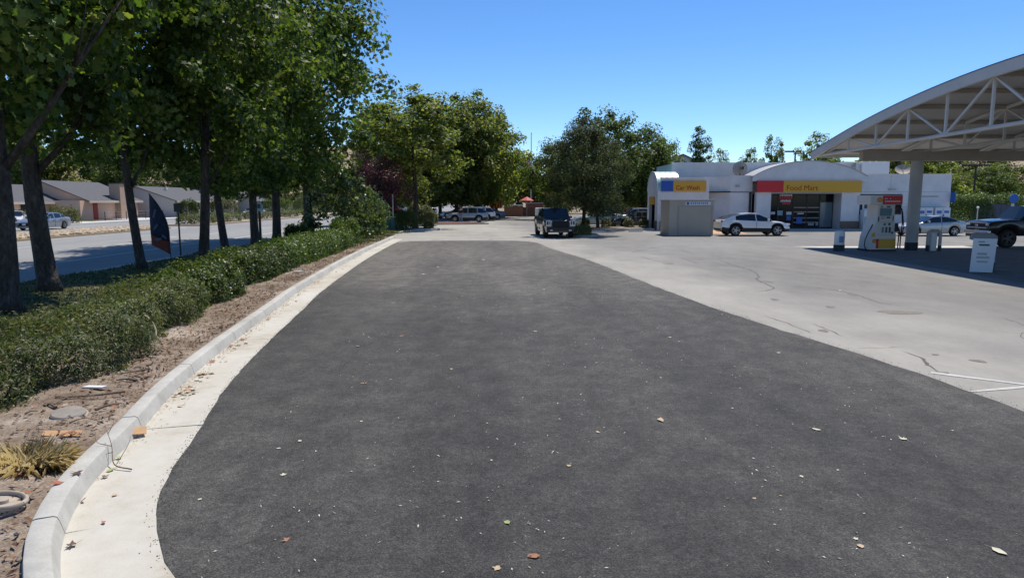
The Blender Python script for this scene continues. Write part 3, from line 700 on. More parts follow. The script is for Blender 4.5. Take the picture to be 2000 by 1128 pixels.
# trees behind the houses and along the far side of the street
far = [(-66,98,1.2,1.1,'far_plane_leaf'),(-58,104,1.15,1.15,'d'),(-75,100,1.1,1.2,'d'),(-84,96,1.2,1.2,'d'),(-92,90,1.2,1.1,'d'),(-52,118,1.15,1.1,'d'),(-60,128,1.3,1.2,'d'),(-46,134,1.2,1.15,'d'),(-52,150,1.3,1.3,'d'),(-40,150,1.2,1.2,'d'),(-34,160,1.3,1.2,'d'),(-27,165,1.3,1.2,'d'),(-22,150,1.1,1.1,'d'),(-16,140,1.1,1.1,'d'),(-20,118,.8,.8,'d'),(-70,120,1.3,1.35,'d'),(-82,115,1.3,1.3,'d'),(-9,120,1.0,1.0,'d'),(9,130,1.1,.9,'d'),(-3,125,1.0,.95,'d'),(15,128,1.0,1.0,'d'),(22,125,1.0,.9,'d')]
where = ['behind the peach house chimney','behind the join of the two houses','behind the peach house roof','far left behind the peach house','at the far left edge behind the cars','behind the grey roofed house','behind the middle of the grey roofed house','behind the right end of the grey roofed house','far behind the grey house, seen between trunks','behind the street bushes, seen between trunks','far up the street left of the magnolia','far up the street behind the magnolia','far up the street behind the purple tree','behind the white pickups up the street','left of the white pickups up the street','towering behind the two houses','towering behind the peach house','behind the middle group of planes','behind the red umbrella','behind the red sign with the golden letter','behind the dark pickup','behind the parked red car']
for i, (x, y, s_, sz, k) in enumerate(far):
    place_tree('backdrop_tree', 'dark leafy tree ' + where[i], (x, y, 0), DN[i % 3] if k == 'd' else MP[0], DT, i*1.7, s_, sz, 'backdrop trees')
# trees and scrub on the right under the hill
fr = [(47,78,.62,.62,'behind the T-shaped lamp'),(52,80,.6,.58,'right of the T-shaped lamp'),(57,82,.62,.62,'at the right edge above the black truck'),(44,82,.7,.68,'behind the right end of the store'),(63,90,.8,.75,'in the far right corner'),(50,92,.8,.75,'below the tan hill, behind the lamp'),(57,100,.9,.85,'highest on the right, below the tan hill'),(40,88,.75,.75,'between the column and the store roof'),(70,100,.9,.9,'just outside the right edge'),(64,104,.9,.8,'far right below the hill')]
for i, (x, y, s_, sz, w_) in enumerate(fr):
    place_tree('hillside_tree', 'grey-green scrub tree ' + w_, (x, y, 0), [OL, SB, DN[1]][i % 3] if i % 3 else MP[1], OT, i*1.1, s_*(1.35 if i % 3 == 0 else 1.25), sz*(1.0 if i % 3 != 0 else 1.0), 'scrub trees under the hill')

# ---- hedges and shrubs
def hedge(name, label, path, w, h, n, size, m, tmpl=T_DIA, z0=.13, wob=.16, cat='hedge', round_=.35, seed=1, group=None, loose=0.05):
    q = np.random.default_rng(seed); P = catmull(path, .15) if len(path) > 2 else np.array([np.array(path[0])*(1-t)+np.array(path[1])*t for t in np.linspace(0,1,30)])
    ar = np.concatenate([[0], np.cumsum(np.linalg.norm(np.diff(P, axis=0), axis=1))]); L = ar[-1]
    o = thing(name, label, cat, (float(P[0][0]), float(P[0][1]), z0), 0, group)
    s_ = q.uniform(0, L, n)
    a = q.uniform(-.12, PI+.12, n)                       # around the section, right side -> top -> left side
    e = 0.55
    cx, cz = np.sign(np.cos(a))*np.abs(np.cos(a))**e, np.sign(np.sin(a))*np.abs(np.sin(a))**e
    ends = np.minimum(s_, L-s_); k = np.clip(ends/round_, 0, 1)**.5
    lump = 1 + wob*(np.sin(s_*2.1+seed)*.5+np.sin(s_*4.7+a*2+seed*2)*.35+np.sin(s_*9.1-a*3)*.25)
    depth = 1 - np.abs(q.normal(0, .16, n))
    r = lump*depth
    off = cx*w/2*r*(.45+.55*k) + q.normal(0, loose, n); zz = np.maximum(.0, cz*h*r*(.6+.4*k)) + q.normal(0, loose*.8, n)
    # the lower sides are open
    px = np.interp(s_, ar, P[:,0]); py = np.interp(s_, ar, P[:,1])
    tx = np.interp(s_+.05, ar, P[:,0])-np.interp(s_-.05, ar, P[:,0]); ty = np.interp(s_+.05, ar, P[:,1])-np.interp(s_-.05, ar, P[:,1])
    ll = np.maximum(np.hypot(tx, ty), 1e-6); nx, ny = ty/ll, -tx/ll
    X = np.stack([px+nx*off-P[0][0], py+ny*off-P[0][1], np.clip(zz, .02, 9)], 1)
    N = np.stack([nx*cx, ny*cx, cz+.25], 1) + q.normal(0, .55, (n,3))
    m2 = n//4; per = 9; k2 = m2//per                     # stray shoots standing out of the mass
    sel = q.integers(0, n, k2); d0 = N[sel]/np.linalg.norm(N[sel], axis=1)[:,None] + q.normal(0, .35, (k2,3)) + np.array([0,0,.35])
    d0 /= np.linalg.norm(d0, axis=1)[:,None]; ln_ = q.uniform(.06, .20, k2)*min(1.6, max(.8, h/.9))
    tt = np.tile(np.linspace(.1, 1, per), k2); S0 = np.repeat(X[sel], per, 0) + np.repeat(d0*ln_[:,None], per, 0)*tt[:,None] + q.normal(0, size*.22, (k2*per,3))
    X = np.concatenate([X[:n-k2*per], S0]); N = np.concatenate([N[:n-k2*per], np.repeat(d0, per, 0)*.5+q.normal(0, .7, (k2*per,3))]); n = len(X)
    V, F = scatter_leaves(X, N, size*q.uniform(.5, 1.3, n), tmpl, q)
    f = link('foliage', npmesh('foliage', V, F, m), None, o); f['kind'] = 'stuff'
    mb = MB()
    for k_ in range(int(L*5)+4):
        ss = q.uniform(0, L); x0, y0 = np.interp(ss, ar, P[:,0])-P[0][0], np.interp(ss, ar, P[:,1])-P[0][1]
        dx, dy = q.uniform(-w*.42, w*.42, 2); x0 += q.normal(0, w*.1); y0 += q.normal(0, w*.1)
        mb.tube([(x0,y0,-.05),(x0+dx*.4,y0+dy*.4,h*.35),(x0+dx,y0+dy,h*.82)], [.016,.011,.004], 5, False)
    obj('stems', mb, 'dark_bark', o)['kind'] = 'stuff'
    return o
hedge('hedge', 'loose dusty hedge filling the lower left edge, nearest the camera', [(-6.95,6.5),(-6.45,8.0),(-6.4,9.6),(-6.6,11.0)], 1.6, .60, 38000, .066, 'juniper_leaf', T_LONG, wob=.34, seed=1, loose=.055, group='hedge row')
hedge('hedge', 'loose hedge section with a bent dry cane sticking out', [(-6.7,10.8),(-7.0,12.5),(-7.25,14.2)], 1.45, .64, 30000, .068, 'juniper_leaf', T_LONG, wob=.34, seed=2, loose=.055, group='hedge row')
hedge('hedge', 'leafy hedge section ending at a dark gap beside the kerb step', [(-7.3,14.2),(-7.55,16.0),(-7.65,18.1)], 1.4, .74, 27000, .07, 'hedge_leaf', T_DIA, wob=.28, seed=3, group='hedge row')
hedge('hedge', 'clipped dark hedge block after the gap, in tree shade', [(-8.05,18.7),(-8.15,21.0),(-8.2,22.9)], 1.65, .86, 22000, .08, 'hedge_leaf', T_DIA, wob=.12, seed=4, group='hedge row')
hedge('hedge', 'sunny clipped hedge block along the far half of the bed', [(-8.25,22.9),(-8.5,27),(-8.75,31.5),(-8.9,35.6)], 1.65, .88, 36000, .085, 'bright_leaf', T_DIA, wob=.10, seed=5, group='hedge row')
hedge('ground_cover', 'low dark ground cover spreading behind the hedge under the trees', [(-9.4,19.5),(-10.0,24),(-10.4,30),(-10.6,36)], 1.3, .26, 14000, .07, 'hedge_leaf', T_DIA, wob=.2, seed=6, cat='shrub')
hedge('shrub', 'bright green shrub at the far end of the clipped hedge', [(-9.0,36.4),(-9.2,38.0)], 1.5, 1.25, 9000, .085, 'bright_leaf', seed=7, cat='shrub', round_=.6)
hedge('shrub', 'round dark clipped shrub beside the last street tree', [(-12.5,38.6),(-12.1,39.8)], 1.4, 1.0, 7000, .085, 'dark_leaf', seed=8, cat='shrub', round_=.7)
hedge('shrub', 'tall bright-edged shrub left of the green fence', [(-9.9,48.9),(-9.9,50.4)], 1.6, 2.0, 9000, .11, 'bright_leaf', seed=9, cat='shrub', round_=.6)
hedge('shrub', 'box-shaped clipped brown-green shrub right of the pole', [(-9.7,56.4),(-7.9,56.5)], 1.6, 1.45, 10000, .09, 'hedge_leaf', seed=10, cat='shrub', round_=.3, wob=.07)
hedge('shrub', 'small low yellowish shrub on the kerbed nose of the island', [(-7.3,56.6),(-6.5,56.6)], .9, .62, 3500, .07, 'yellow_shrub_leaf', seed=11, cat='shrub', round_=.4)
hedge('shrub', 'yellow-green shrub just behind the box-shaped one', [(-8.6,62.0),(-7.0,62.4)], 1.5, 1.15, 6000, .09, 'yellow_shrub_leaf', seed=12, cat='shrub', round_=.6)
hedge('shrub', 'tall yellow-green hedge behind the silver SUV bonnet', [(-11.2,72.8),(-8.4,73.2)], 2.0, 1.9, 9000, .12, 'yellow_shrub_leaf', seed=13, cat='shrub', round_=.7)
hedge('shrub', 'reddish-green shrub bed left of the silver SUV', [(-9.8,70.3),(-7.6,70.4)], 1.3, 1.2, 6000, .10, 'juniper_leaf', seed=14, cat='shrub', round_=.6)
hedge('shrub', 'yellow flowering shrub at the foot of the island tree', [(4.0,46.7),(5.4,46.7)], 1.0, .72, 5000, .075, 'yellow_shrub_leaf', seed=15, cat='shrub', round_=.4)
for i, (x, y, w_) in enumerate([(8.1,59.0,'left of three small shrubs along the parking kerb'),(10.1,59.2,'middle small shrub along the parking kerb'),(11.4,59.4,'small shrub nearest the car wash corner'),(6.3,59.0,'small shrub beside the thick grey trunk')]):
    hedge('shrub', 'yellowish ' + w_, [(x-.4,y),(x+.4,y)], .8, .85, 2200, .08, 'yellow_shrub_leaf', seed=20+i, cat='shrub', round_=.4, z0=.1, group='shrubs along the parking kerb')
# median and far-side bushes
for i, (x, y, L, h, w_) in enumerate([(-32,69.5,5,.9,'left bush on the street median, below the grey house'),(-32,76,6,.95,'second bush on the street median'),(-32,86,7,.95,'third bush on the median, left of the white car'),(-32,97,6,.9,'bush on the median right of the white car'),(-32,108,8,1.0,'farthest bush on the street median')]):
    hedge('shrub', 'low grey-green ' + w_, [(x,y-L/2),(x,y+L/2)], 2.6, h, 6000, .12, 'juniper_leaf', seed=30+i, cat='shrub', round_=1.0, group='median bushes')
hedge('shrub', 'olive clipped bush right behind the silver sedan', [(-45.2,68.5),(-46.2,71.5)], 2.6, 1.65, 8000, .12, 'yellow_shrub_leaf', seed=36, cat='shrub', round_=.8, z0=0)
hedge('shrub', 'dark hedge behind the dark SUV at the left edge', [(-50,64),(-50,71)], 1.6, 1.5, 8000, .12, 'dark_leaf', seed=37, cat='shrub', round_=.6, z0=0)
hedge('shrub', 'rounded olive bush before the right end of the grey house', [(-42.8,100),(-42.5,104)], 3.4, 3.0, 9000, .15, 'yellow_shrub_leaf', seed=38, cat='shrub', round_=1.4, z0=0)
hedge('shrub', 'dark bush at the corner of the grey house', [(-45.6,96.0),(-45.4,98.0)], 2.6, 2.6, 7000, .15, 'dark_leaf', seed=39, cat='shrub', round_=1.0, z0=0)
for i, (x, y, h, w_) in enumerate([(-40.5,118,3.0,'first of the dark bushes up the far side of the street'),(-38,128,3.4,'second dark bush up the far side of the street'),(-36,140,3.6,'third dark bush up the far side of the street'),(-22,100,2.6,'dark bush behind the magnolia'),(-24,112,3.2,'dark bush beyond the magnolia'),(-18.5,125,3.2,'dark bush behind the white pickups')]):
    hedge('shrub', w_, [(x-2.5,y),(x+2.5,y)], 4.0, h, 6000, .18, 'dark_leaf', seed=41+i, cat='shrub', round_=1.4, z0=0, group='far street bushes')
# hedges on the right, by the blue signs
for i, (a_, b_, h, w_) in enumerate([((38.4,62),(43.4,62.4),3.0,'tall clipped hedge block right of the store'),((46.5,61.0),(49.8,60.6),3.3,'tall clipped hedge block behind the round blue sign'),((42.0,66.5),(50,66.5),3.1,'sunlit hedge top behind the grey gate'),((50,63),(60,62),3.2,'tall hedge behind the black truck')]):
    hedge('hedge', w_, [a_, b_], 2.0, h, 15000, .13, 'bright_leaf' if i != 3 else 'hedge_leaf', seed=50+i, round_=.4, wob=.06, z0=0, group='tall hedges on the right')
# magnolia-like big-leaved shrub
mg = thing('magnolia_shrub', 'big-leaved glossy shrub standing behind the clipped hedge', 'shrub', (-10.7,43.6,.1))
MG = crown_mesh('magnolia_crown', 95, 3600, p_round, 2.15, .25, 4.0, .22, T_PENTA, 'magnolia_leaf', 60, .62, .5, .3)[0]
link('crown', MG, None, mg)['kind'] = 'stuff'; link('trunk', trunk_mesh('magnolia_trunk', 96, 3.6, .07, .4, 1.7, 8, m='dark_bark'), None, mg)
mg = thing('magnolia_shrub', 'smaller big-leaved shrub right of the larger one, by the tall bush', 'shrub', (-9.9,46.8,.1)); mg.scale = (.62,.62,.72)
link('crown', MG, None, mg)['kind'] = 'stuff'; link('trunk', bpy.data.meshes['magnolia_trunk'], None, mg)
# dry grass tuft by the kerb
q = np.random.default_rng(5); n = 1500
a = q.uniform(0, 2*PI, n); r = .27*np.sqrt(q.uniform(0, 1, n)); L = q.uniform(.08, .26, n); lean = q.uniform(.35, 1.35, n); aa = a + q.normal(0, .7, n); L = L*1.25
b0 = np.stack([r*np.cos(a), r*.62*np.sin(a), np.zeros(n)], 1); dirv = np.stack([np.cos(aa)*np.sin(lean), np.sin(aa)*np.sin(lean), np.cos(lean)], 1)
sd_ = np.stack([-np.sin(aa), np.cos(aa), np.zeros(n)], 1)*.0032
mid = b0 + dirv*L[:,None]*.55; tip = b0 + dirv*L[:,None] - np.array([0,0,1])*(L*.30*lean)[:,None]
V = np.stack([b0-sd_, b0+sd_, mid+sd_*.8, tip, mid-sd_*.8], 1).reshape(-1,3)
tu = link('grass_tuft', npmesh('grass_tuft', V, np.arange(5*n).reshape(n,5), 'straw_blade')); tu.location = (-4.36,5.86,.14)
tag(tu, 'clump of straw-yellow dry grass on the dirt by the kerb', 'grass tuft')
# ================================================================ BUILDINGS
def pobj(name, mb, m, parent, **kw):
    """a part given in world coordinates under an unrotated thing"""
    o = obj(name, mb, m, parent, **kw); o.location = -parent.location if parent.parent is None else (0,0,0); return o
def bx(*a): return MB().box(*a)
def ptext(name, body, size, m, parent, loc, **kw):
    o = text(name, body, size, m, parent, loc, **kw)
    if parent.parent is None: o.location = Vector(loc) - parent.location
    return o
st = thing('store_building', 'low white food mart building with arched front and car wash end', 'building', (24,57,0))
# car wash end
pobj('front_wall', bx(12.3,16.3,57.0,57.25,0,4.25), 'stucco_white', st)
pobj('wall_base', bx(12.28,16.32,56.94,57.0,0,.75), 'brown_tile', st)
pobj('wall_coping', bx(12.25,16.35,56.93,57.3,4.25,4.33), 'white_paint', st)
def arch_y(a): return (59.1+2.1*math.cos(a), 3.2+1.62*math.sin(a))
arc_pts = [arch_y(PI*k/14) for k in range(15)]
mb = MB().prism([(61.2,3.2)]+arc_pts[1:-1]+[(57.0,3.2),(57.0,2.75),(61.2,2.75)], lambda y, z: (12.05,y,z), lambda y, z: (12.3,y,z))
pobj('arched_end_wall', mb, 'stucco_white', st)
pobj('tunnel_pier', bx(12.05,12.3,57.0,58.0,0,2.75), 'stucco_white', st)
pobj('tunnel_pier', bx(12.05,12.3,60.4,61.2,0,2.75), 'stucco_white', st)
pobj('tunnel_pier_base', bx(11.99,12.05,56.95,58.0,0,.75), 'brown_tile', st)
pobj('tunnel_pier_base', bx(11.99,12.05,60.4,61.2,0,.75), 'brown_tile', st)
pobj('tunnel_header', bx(12.0,12.06,58.15,60.25,2.1,2.75), 'sign_yellow', st)
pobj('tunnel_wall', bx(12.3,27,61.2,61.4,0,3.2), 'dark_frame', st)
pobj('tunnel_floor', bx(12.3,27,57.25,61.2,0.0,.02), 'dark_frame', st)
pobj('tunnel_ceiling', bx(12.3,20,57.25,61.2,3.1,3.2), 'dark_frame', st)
mb = MB(); n = 15
for k in range(n):
    y, z = arch_y(PI*k/(n-1)); mb.v += [(12.0,y,z+.05),(13.9,y,z+.05),(12.0,y,z-.03),(13.9,y,z-.03)]
for k in range(n-1):
    a = 4*k; b = a+4; mb.f += [(a,b,b+1,a+1),(a+2,a+3,b+3,b+2),(a,a+2,b+2,b),(a+1,b+1,b+3,a+3)]
va = pobj('barrel_roof', mb, 'teal_metal', st, smooth=50)
for k in range(5):
    x = 12.02+.45*k; mb = MB().tube([(x, y, z+.065) for y, z in arc_pts], .028, 6); obj('roof_rib', mb, 'white_paint', va)
mb = MB().box(13.9,29.5,60.0,60.25,3.0,5.62); pobj('rear_parapet', mb, 'stucco_white', st)
pobj('rear_parapet_side', bx(13.9,14.1,60.25,66.5,3.0,5.60), 'stucco_teal', st)
pobj('rear_parapet_coping', bx(13.85,29.55,59.94,60.32,5.62,5.70), 'white_paint', st)
pobj('rear_roof', bx(14.1,29.5,60.25,66.5,5.2,5.3), 'roof_shingle', st)
pobj('rear_wall', bx(13.9,36.2,66.5,66.7,0,5.3), 'stucco_white', st)
# angled link wall and plain wall
pobj('angled_wall', MB().prism([(16.3,58.4),(18.15,57.25),(18.15,57.5),(16.3,58.65)], lambda x, y: (x,y,0), lambda x, y: (x,y,4.42)), 'stucco_white', st)
pobj('angled_wall_base', MB().prism([(16.3,58.34),(18.15,57.19),(18.15,57.24),(16.3,58.39)], lambda x, y: (x,y,0), lambda x, y: (x,y,.75)), 'brown_tile', st)
pobj('plain_wall', bx(18.15,19.95,57.25,57.5,0,4.5), 'stucco_white', st)
pobj('plain_wall_base', bx(18.15,19.95,57.19,57.25,0,.75), 'brown_tile', st)
pobj('wall_reveal', bx(18.15,19.95,57.235,57.252,3.14,3.19), 'grey_paint', st)
pobj('return_wall', bx(16.1,16.3,57.25,58.7,0,4.25), 'stucco_white', st)
for z_ in (1.9, 3.15): pobj('wall_reveal', bx(28.62,35.98,56.888,56.902,z_,z_+.03), 'grey_paint', st)
pobj('wall_reveal', bx(12.32,16.28,56.988,57.002,3.12,3.15), 'grey_paint', st)
for x_ in (31.2, 33.6): pobj('wall_reveal', bx(x_,x_+.025,56.889,56.903,3.19,4.5), 'grey_paint', st)
pobj('downpipe', bx(19.70,19.86,57.1,57.24,.2,3.1), 'dark_frame', st)
pobj('flat_roof', bx(14.2,36.1,58.7,60,4.0,4.1), 'roof_shingle', st)
pobj('wall_lamp', bx(18.55,18.85,57.1,57.24,3.55,3.7), 'grey_paint', st)
# food mart
top = [(19.75+9.35*k/24, 4.40+1.24*(1-((k-12)/12)**2)**.92) for k in range(25)]
pobj('arched_parapet', MB().prism([(19.75,4.0)]+top+[(29.1,4.0)], lambda x, z: (x,56.6,z), lambda x, z: (x,56.85,z)), 'stucco_white', st)
mb = MB()
for x, z in top: mb.v += [(x,56.52,z+.05),(x,60.2,z+.05),(x,56.52,z-.02),(x,60.2,z-.02)]
for k in range(24):
    a = 4*k; b = a+4; mb.f += [(a,b,b+1,a+1),(a+2,a+3,b+3,b+2),(a,a+2,b+2,b),(a+1,b+1,b+3,a+3)]
pobj('arched_roof', mb, 'grey_paint', st, smooth=50)
fa = pobj('fascia_yellow', bx(22.2,28.6,56.40,56.6,3.12,4.05), 'sign_yellow', st)
pobj('fascia_red', bx(20.05,22.198,56.40,56.6,3.12,4.05), 'sign_red', st)
text('lettering', 'Food Mart', .62, 'letter_red', fa, (22.42,56.392,3.26), depth=.006, bold=.0, sx=.98)
fb = pobj('wash_sign_yellow', bx(13.3,16.0,56.88,57.0,3.2,4.05), 'sign_yellow', st)
pobj('wash_sign_blue', bx(12.32,13.298,56.88,57.0,3.2,4.05), 'sign_blue', st)
text('lettering', 'Car Wash', .50, 'letter_red', fb, (13.5,56.872,3.32), depth=.006, bold=.006, sx=.96)
for x0, x1 in ((20.1,21.3),(27.1,28.6)):
    pobj('pillar', bx(x0,x1,56.6,57.1,0,3.12), 'stucco_white', st)
    pobj('pillar_base', bx(x0-.03,x1+.03,56.55,56.6,0,.75), 'brown_tile', st)
pobj('soffit', bx(21.3,27.1,56.6,58.3,3.0,3.12), 'grey_paint', st)
pobj('recess_side', bx(21.1,21.298,57.1,58.4,0,3.12), 'stucco_white', st)
pobj('recess_side', bx(27.102,27.3,57.1,58.4,0,3.12), 'stucco_white', st)
pobj('shop_back_wall', bx(20,36,62.0,62.2,0,4), 'slate', st)
# store front: panes in dark frames
xs_ = [21.3,22.45,23.72,24.85,25.95,27.1]
for k in range(5):
    x0, x1 = xs_[k], xs_[k+1]
    w_ = pobj('glazed_bay', MB().box(x0,x0+.06,58.0,58.1,.1,3.0).box(x1-.06,x1,58.0,58.1,.1,3.0).box(x0+.06,x1-.06,58.0,58.1,2.92,3.0).box(x0+.06,x1-.06,58.0,58.1,.1,.22).box(x0+.06,x1-.06,58.0,58.1,2.28,2.36), 'dark_frame', st)
    obj('pane', bx(x0+.06,x1-.06,58.03,58.06,.22,2.28), 'store_glass' if k != 4 else 'pale_glass', w_)
    obj('pane', bx(x0+.06,x1-.06,58.03,58.06,2.36,2.92), 'store_glass', w_)
    if k in (2, 3):
        for z in (1.82,1.45,.95,.58): obj('push_bar', bx(x0+.05,x1-.05,57.93,57.97,z,z+.075), 'shed_trim', w_)
def poster(x0, x1, z0, z1, m, y=57.98, nm='poster'): return pobj(nm, bx(x0,x1,y,y+.012,z0,z1), m, st)
for z, m, x0, x1 in ((2.80,'poster_white',22.52,23.62),(2.58,'poster_red',22.5,23.64),(2.33,'poster_white',22.62,23.5),(2.12,'poster_red',22.78,23.45)):
    for k in range(6):
        w = (x1-x0)/6; poster(x0+k*w, x0+k*w+w*.82, z, z+.15+.02*(k % 2), m, nm='window_lettering')
poster(21.42,21.75,1.28,1.5,'poster_white'); poster(21.85,22.2,1.28,1.5,'poster_white'); poster(22.4,22.85,1.2,1.6,'poster_pale')
poster(23.15,23.6,1.25,1.5,'poster_white'); poster(23.2,23.55,.78,1.15,'poster_blue'); poster(24.0,24.5,.5,1.05,'poster_blue',57.9); poster(24.05,24.6,1.30,1.4,'poster_white',57.9)
poster(25.0,25.5,.35,.55,'poster_pale',57.9); poster(25.65,25.85,.35,.6,'poster_pale',57.9)
# right wing
pobj('right_wing_wall', bx(28.6,36.2,56.9,57.15,0,4.55), 'stucco_white', st)
pobj('right_wing_base', bx(28.63,36.23,56.84,56.9,0,.6), 'brown_tile', st)
pobj('right_wing_side', bx(36.0,36.2,57.15,66.5,0,4.55), 'stucco_white', st)
pobj('right_wing_coping', bx(28.6,36.25,56.83,57.2,4.55,4.62), 'white_paint', st)
wn = pobj('wing_window', MB().box(28.75,32.2,56.82,56.9,2.85,2.95).box(28.75,32.2,56.82,56.9,1.3,1.4).box(28.75,28.83,56.82,56.9,1.4,2.85).box(32.1,32.2,56.82,56.9,1.4,2.85).box(30.3,30.4,56.82,56.9,1.4,2.85), 'dark_frame', st)
obj('pane', bx(28.83,30.3,56.86,56.89,1.4,2.85), 'store_glass', wn); obj('pane', bx(30.4,32.1,56.86,56.89,1.4,2.85), 'store_glass', wn)
pobj('window_poster', bx(28.95,29.9,56.8,56.818,1.6,2.7), 'poster_white', st)
pobj('poster_art', bx(29.1,29.75,56.78,56.798,1.8,2.3), 'poster_dark', st)
pobj('wall_lamp', bx(31.0,31.6,56.7,56.83,3.3,3.4), 'grey_paint', st)
pobj('wall_conduit', bx(33.6,35.2,56.85,56.89,2.75,2.80), 'ink_grey', st)
pobj('corner_sign', bx(36.22,36.28,56.3,56.9,2.3,3.1), 'disabled_blue', st)
# things by the wing
for i, (x, lab) in enumerate(((33.7,'white and blue ice freezer against the wing wall, left one'),(35.1,'white and blue ice freezer at the store corner, right one'))):
    f = thing('ice_freezer', lab, 'freezer', (x,56.35,.13), 0, 'ice freezers')
    obj('cabinet', bx(-.62,.62,-.4,.4,0,1.75), 'poster_white', f, bev=.02)
    for k, (a, b, c, d) in enumerate(((-.5,-.1,1.25,1.5),(.1,.5,1.3,1.5),(-.4,.3,.8,1.0),(.0,.5,.35,.6))): obj('printed_patch', bx(a,b,-.412,-.402,c,d), 'poster_blue', f)
    obj('door_seam', bx(-.01,.01,-.41,-.401,.1,1.7), 'ink_grey', f)
    obj('handle', bx(.04,.08,-.45,-.402,.8,1.2), 'dark_frame', f)
f = thing('display_box', 'white vending cabinet beside the window, behind the fuel pump', 'cabinet', (29.15,56.4,.13))
obj('cabinet', bx(-.42,.42,-.35,.35,0,1.55), 'poster_white', f, bev=.05); obj('front_panel', bx(-.38,.38,-.362,-.352,.1,1.0), 'poster_pale', f); obj('trim', bx(-.42,.42,-.375,-.353,1.02,1.10), 'cloth_white', f)
mb = MB().box(14.5,37.5,54.9,57.0,-.05,.13); struct('store_walkway', mb, 'sidewalk_grey')
mb = MB(); mb.add([(14.3,50.9,.0075),(17.6,50.9,.0075),(17.6,54.9,.10),(14.3,54.9,.10)], [(0,1,2,3)]); struct('ramp', mb, 'ramp_orange')
# roof equipment
ds = thing('mesh_dish', 'round rusty mesh satellite dish on the store roof', 'satellite dish', (19.35,58.6,4.1))
mb = MB(); n = 20; rr = .60
for r in (1.0,.75,.5,.25):
    mb.tube([(rr*r*math.cos(2*PI*k/n), -.12*(1-r*r)*0+.18*r*r, rr*r*math.sin(2*PI*k/n)+1.02) for k in range(n+1)], .014 if r < 1 else .025, 5, False)
for k in range(12):
    a = PI*k/6; mb.tube([(0,0,1.02),(rr*math.cos(a),.18,rr*math.sin(a)+1.02)], .012, 5, False)
g_ = obj('rim_and_ribs', mb, 'dish_mesh', ds); g_.rotation_euler = (0,0,0)
mb = MB(); 
for i in range(9):
    u = -.55+.137*i; h = math.sqrt(max(0, .6**2-u*u)); mb.tube([(u,-.02+.5*u*u,1.02-h),(u,.01,1.02),(u,-.02+.5*u*u,1.02+h)], .008, 4, False); mb.tube([(-h,-.02,1.02+u),(h,-.02,1.02+u)], .008, 4, False)
obj('mesh', mb, 'dish_mesh', ds)
mb = MB(); V = [(0,.03,1.02)]+[(rr*.98*math.cos(2*PI*k/24), .19, rr*.98*math.sin(2*PI*k/24)+1.02) for k in range(24)]
mb.add(V, [(0,k+1,(k+1) % 24+1) for k in range(24)]); obj('reflector', mb, 'canopy_deck', ds)
obj('feed', MB().tube([(0,0,1.02),(0.05,-.42,1.05)], .03, 6).cbox((.05,-.45,1.05),(.12,.12,.2)), 'pole_dark', ds)
obj('mast', MB().tube([(0,.2,0),(0,.15,1.0)], .05, 8), 'pole_dark', ds)
d2 = thing('satellite_dish', 'pale tilted satellite dish on the roof left of the column', 'satellite dish', (33.6,59.5,4.1))
mb = MB(); n = 20
for j in range(5):
    r = .75*j/4
    for k in range(n): mb.v.append((r*math.cos(2*PI*k/n), r*math.sin(2*PI*k/n), .22*(r/.75)**2))
for j in range(4):
    for k in range(n): k2 = (k+1) % n; mb.f.append((j*n+k, j*n+k2, (j+1)*n+k2, (j+1)*n+k))
o = obj('reflector', mb, 'dish_mesh', d2, smooth=60); o.scale = (.85,.85,.85); o.location = (0,0,.85); o.rotation_euler = (R(38),R(-18),0)
obj('mast', MB().tube([(0,0,0),(0,0,.85)], .06, 8), 'pole_dark', d2); obj('feed', MB().tube([(0,0,.9),(-.1,-.5,1.45)], .025, 6), 'steel', d2)
ru = thing('rooftop_unit', 'white boxy rooftop unit above the store wing', 'rooftop unit', (30.9,59.4,4.35))
obj('housing', bx(-1.15,1.15,-.6,.6,.1,1.35), 'cloth_white', ru, bev=.02); obj('curb', bx(-1.05,1.05,-.5,.5,0,.1), 'grey_paint', ru); obj('side_duct', bx(-1.6,-1.16,-.4,.4,0,1.15), 'steel', ru)
# tan storage shed
sh = thing('storage_shed', 'tan box shed with roll-up door before the car wash', 'shed', (12.55,49.4,0))
obj('shell', bx(-1.55,1.55,-1.4,1.4,0,2.42), 'shed_tan', sh)
obj('roof_slab', bx(-1.63,1.63,-1.5,1.5,2.42,2.52), 'shed_trim', sh, bev=.02)
dr = obj('roll_door', bx(-.85,1.38,-1.425,-1.402,.08,2.02), 'shed_tan', sh)
for k in range(16): obj('door_slat', bx(-.84,1.37,-1.432,-1.426,.10+.12*k,.10+.12*k+.105), 'shed_tan', dr)
obj('door_trim', MB().box(-.93,-.855,-1.45,-1.40,.05,2.08).box(1.385,1.46,-1.45,-1.40,.05,2.08).box(-.855,1.385,-1.45,-1.40,2.03,2.10), 'shed_trim', sh)
sg = obj('sign_board', bx(-.45,1.3,-1.44,-1.41,2.14,2.36), 'poster_white', sh)
obj('sign_emblem', MB().tube([(-.28,-1.443,2.25),(-.28,-1.452,2.25)], .095, 14), 'sign_blue', sg)
for k in range(9): obj('sign_lettering', bx(-.1+.14*k,-.1+.14*k+.10,-1.447,-1.442,2.20+.02*(k % 2),2.31), 'poster_blue', sg)
obj('base_skid', bx(-1.5,1.5,-1.35,1.35,-.02,.06), 'dark_frame', sh)

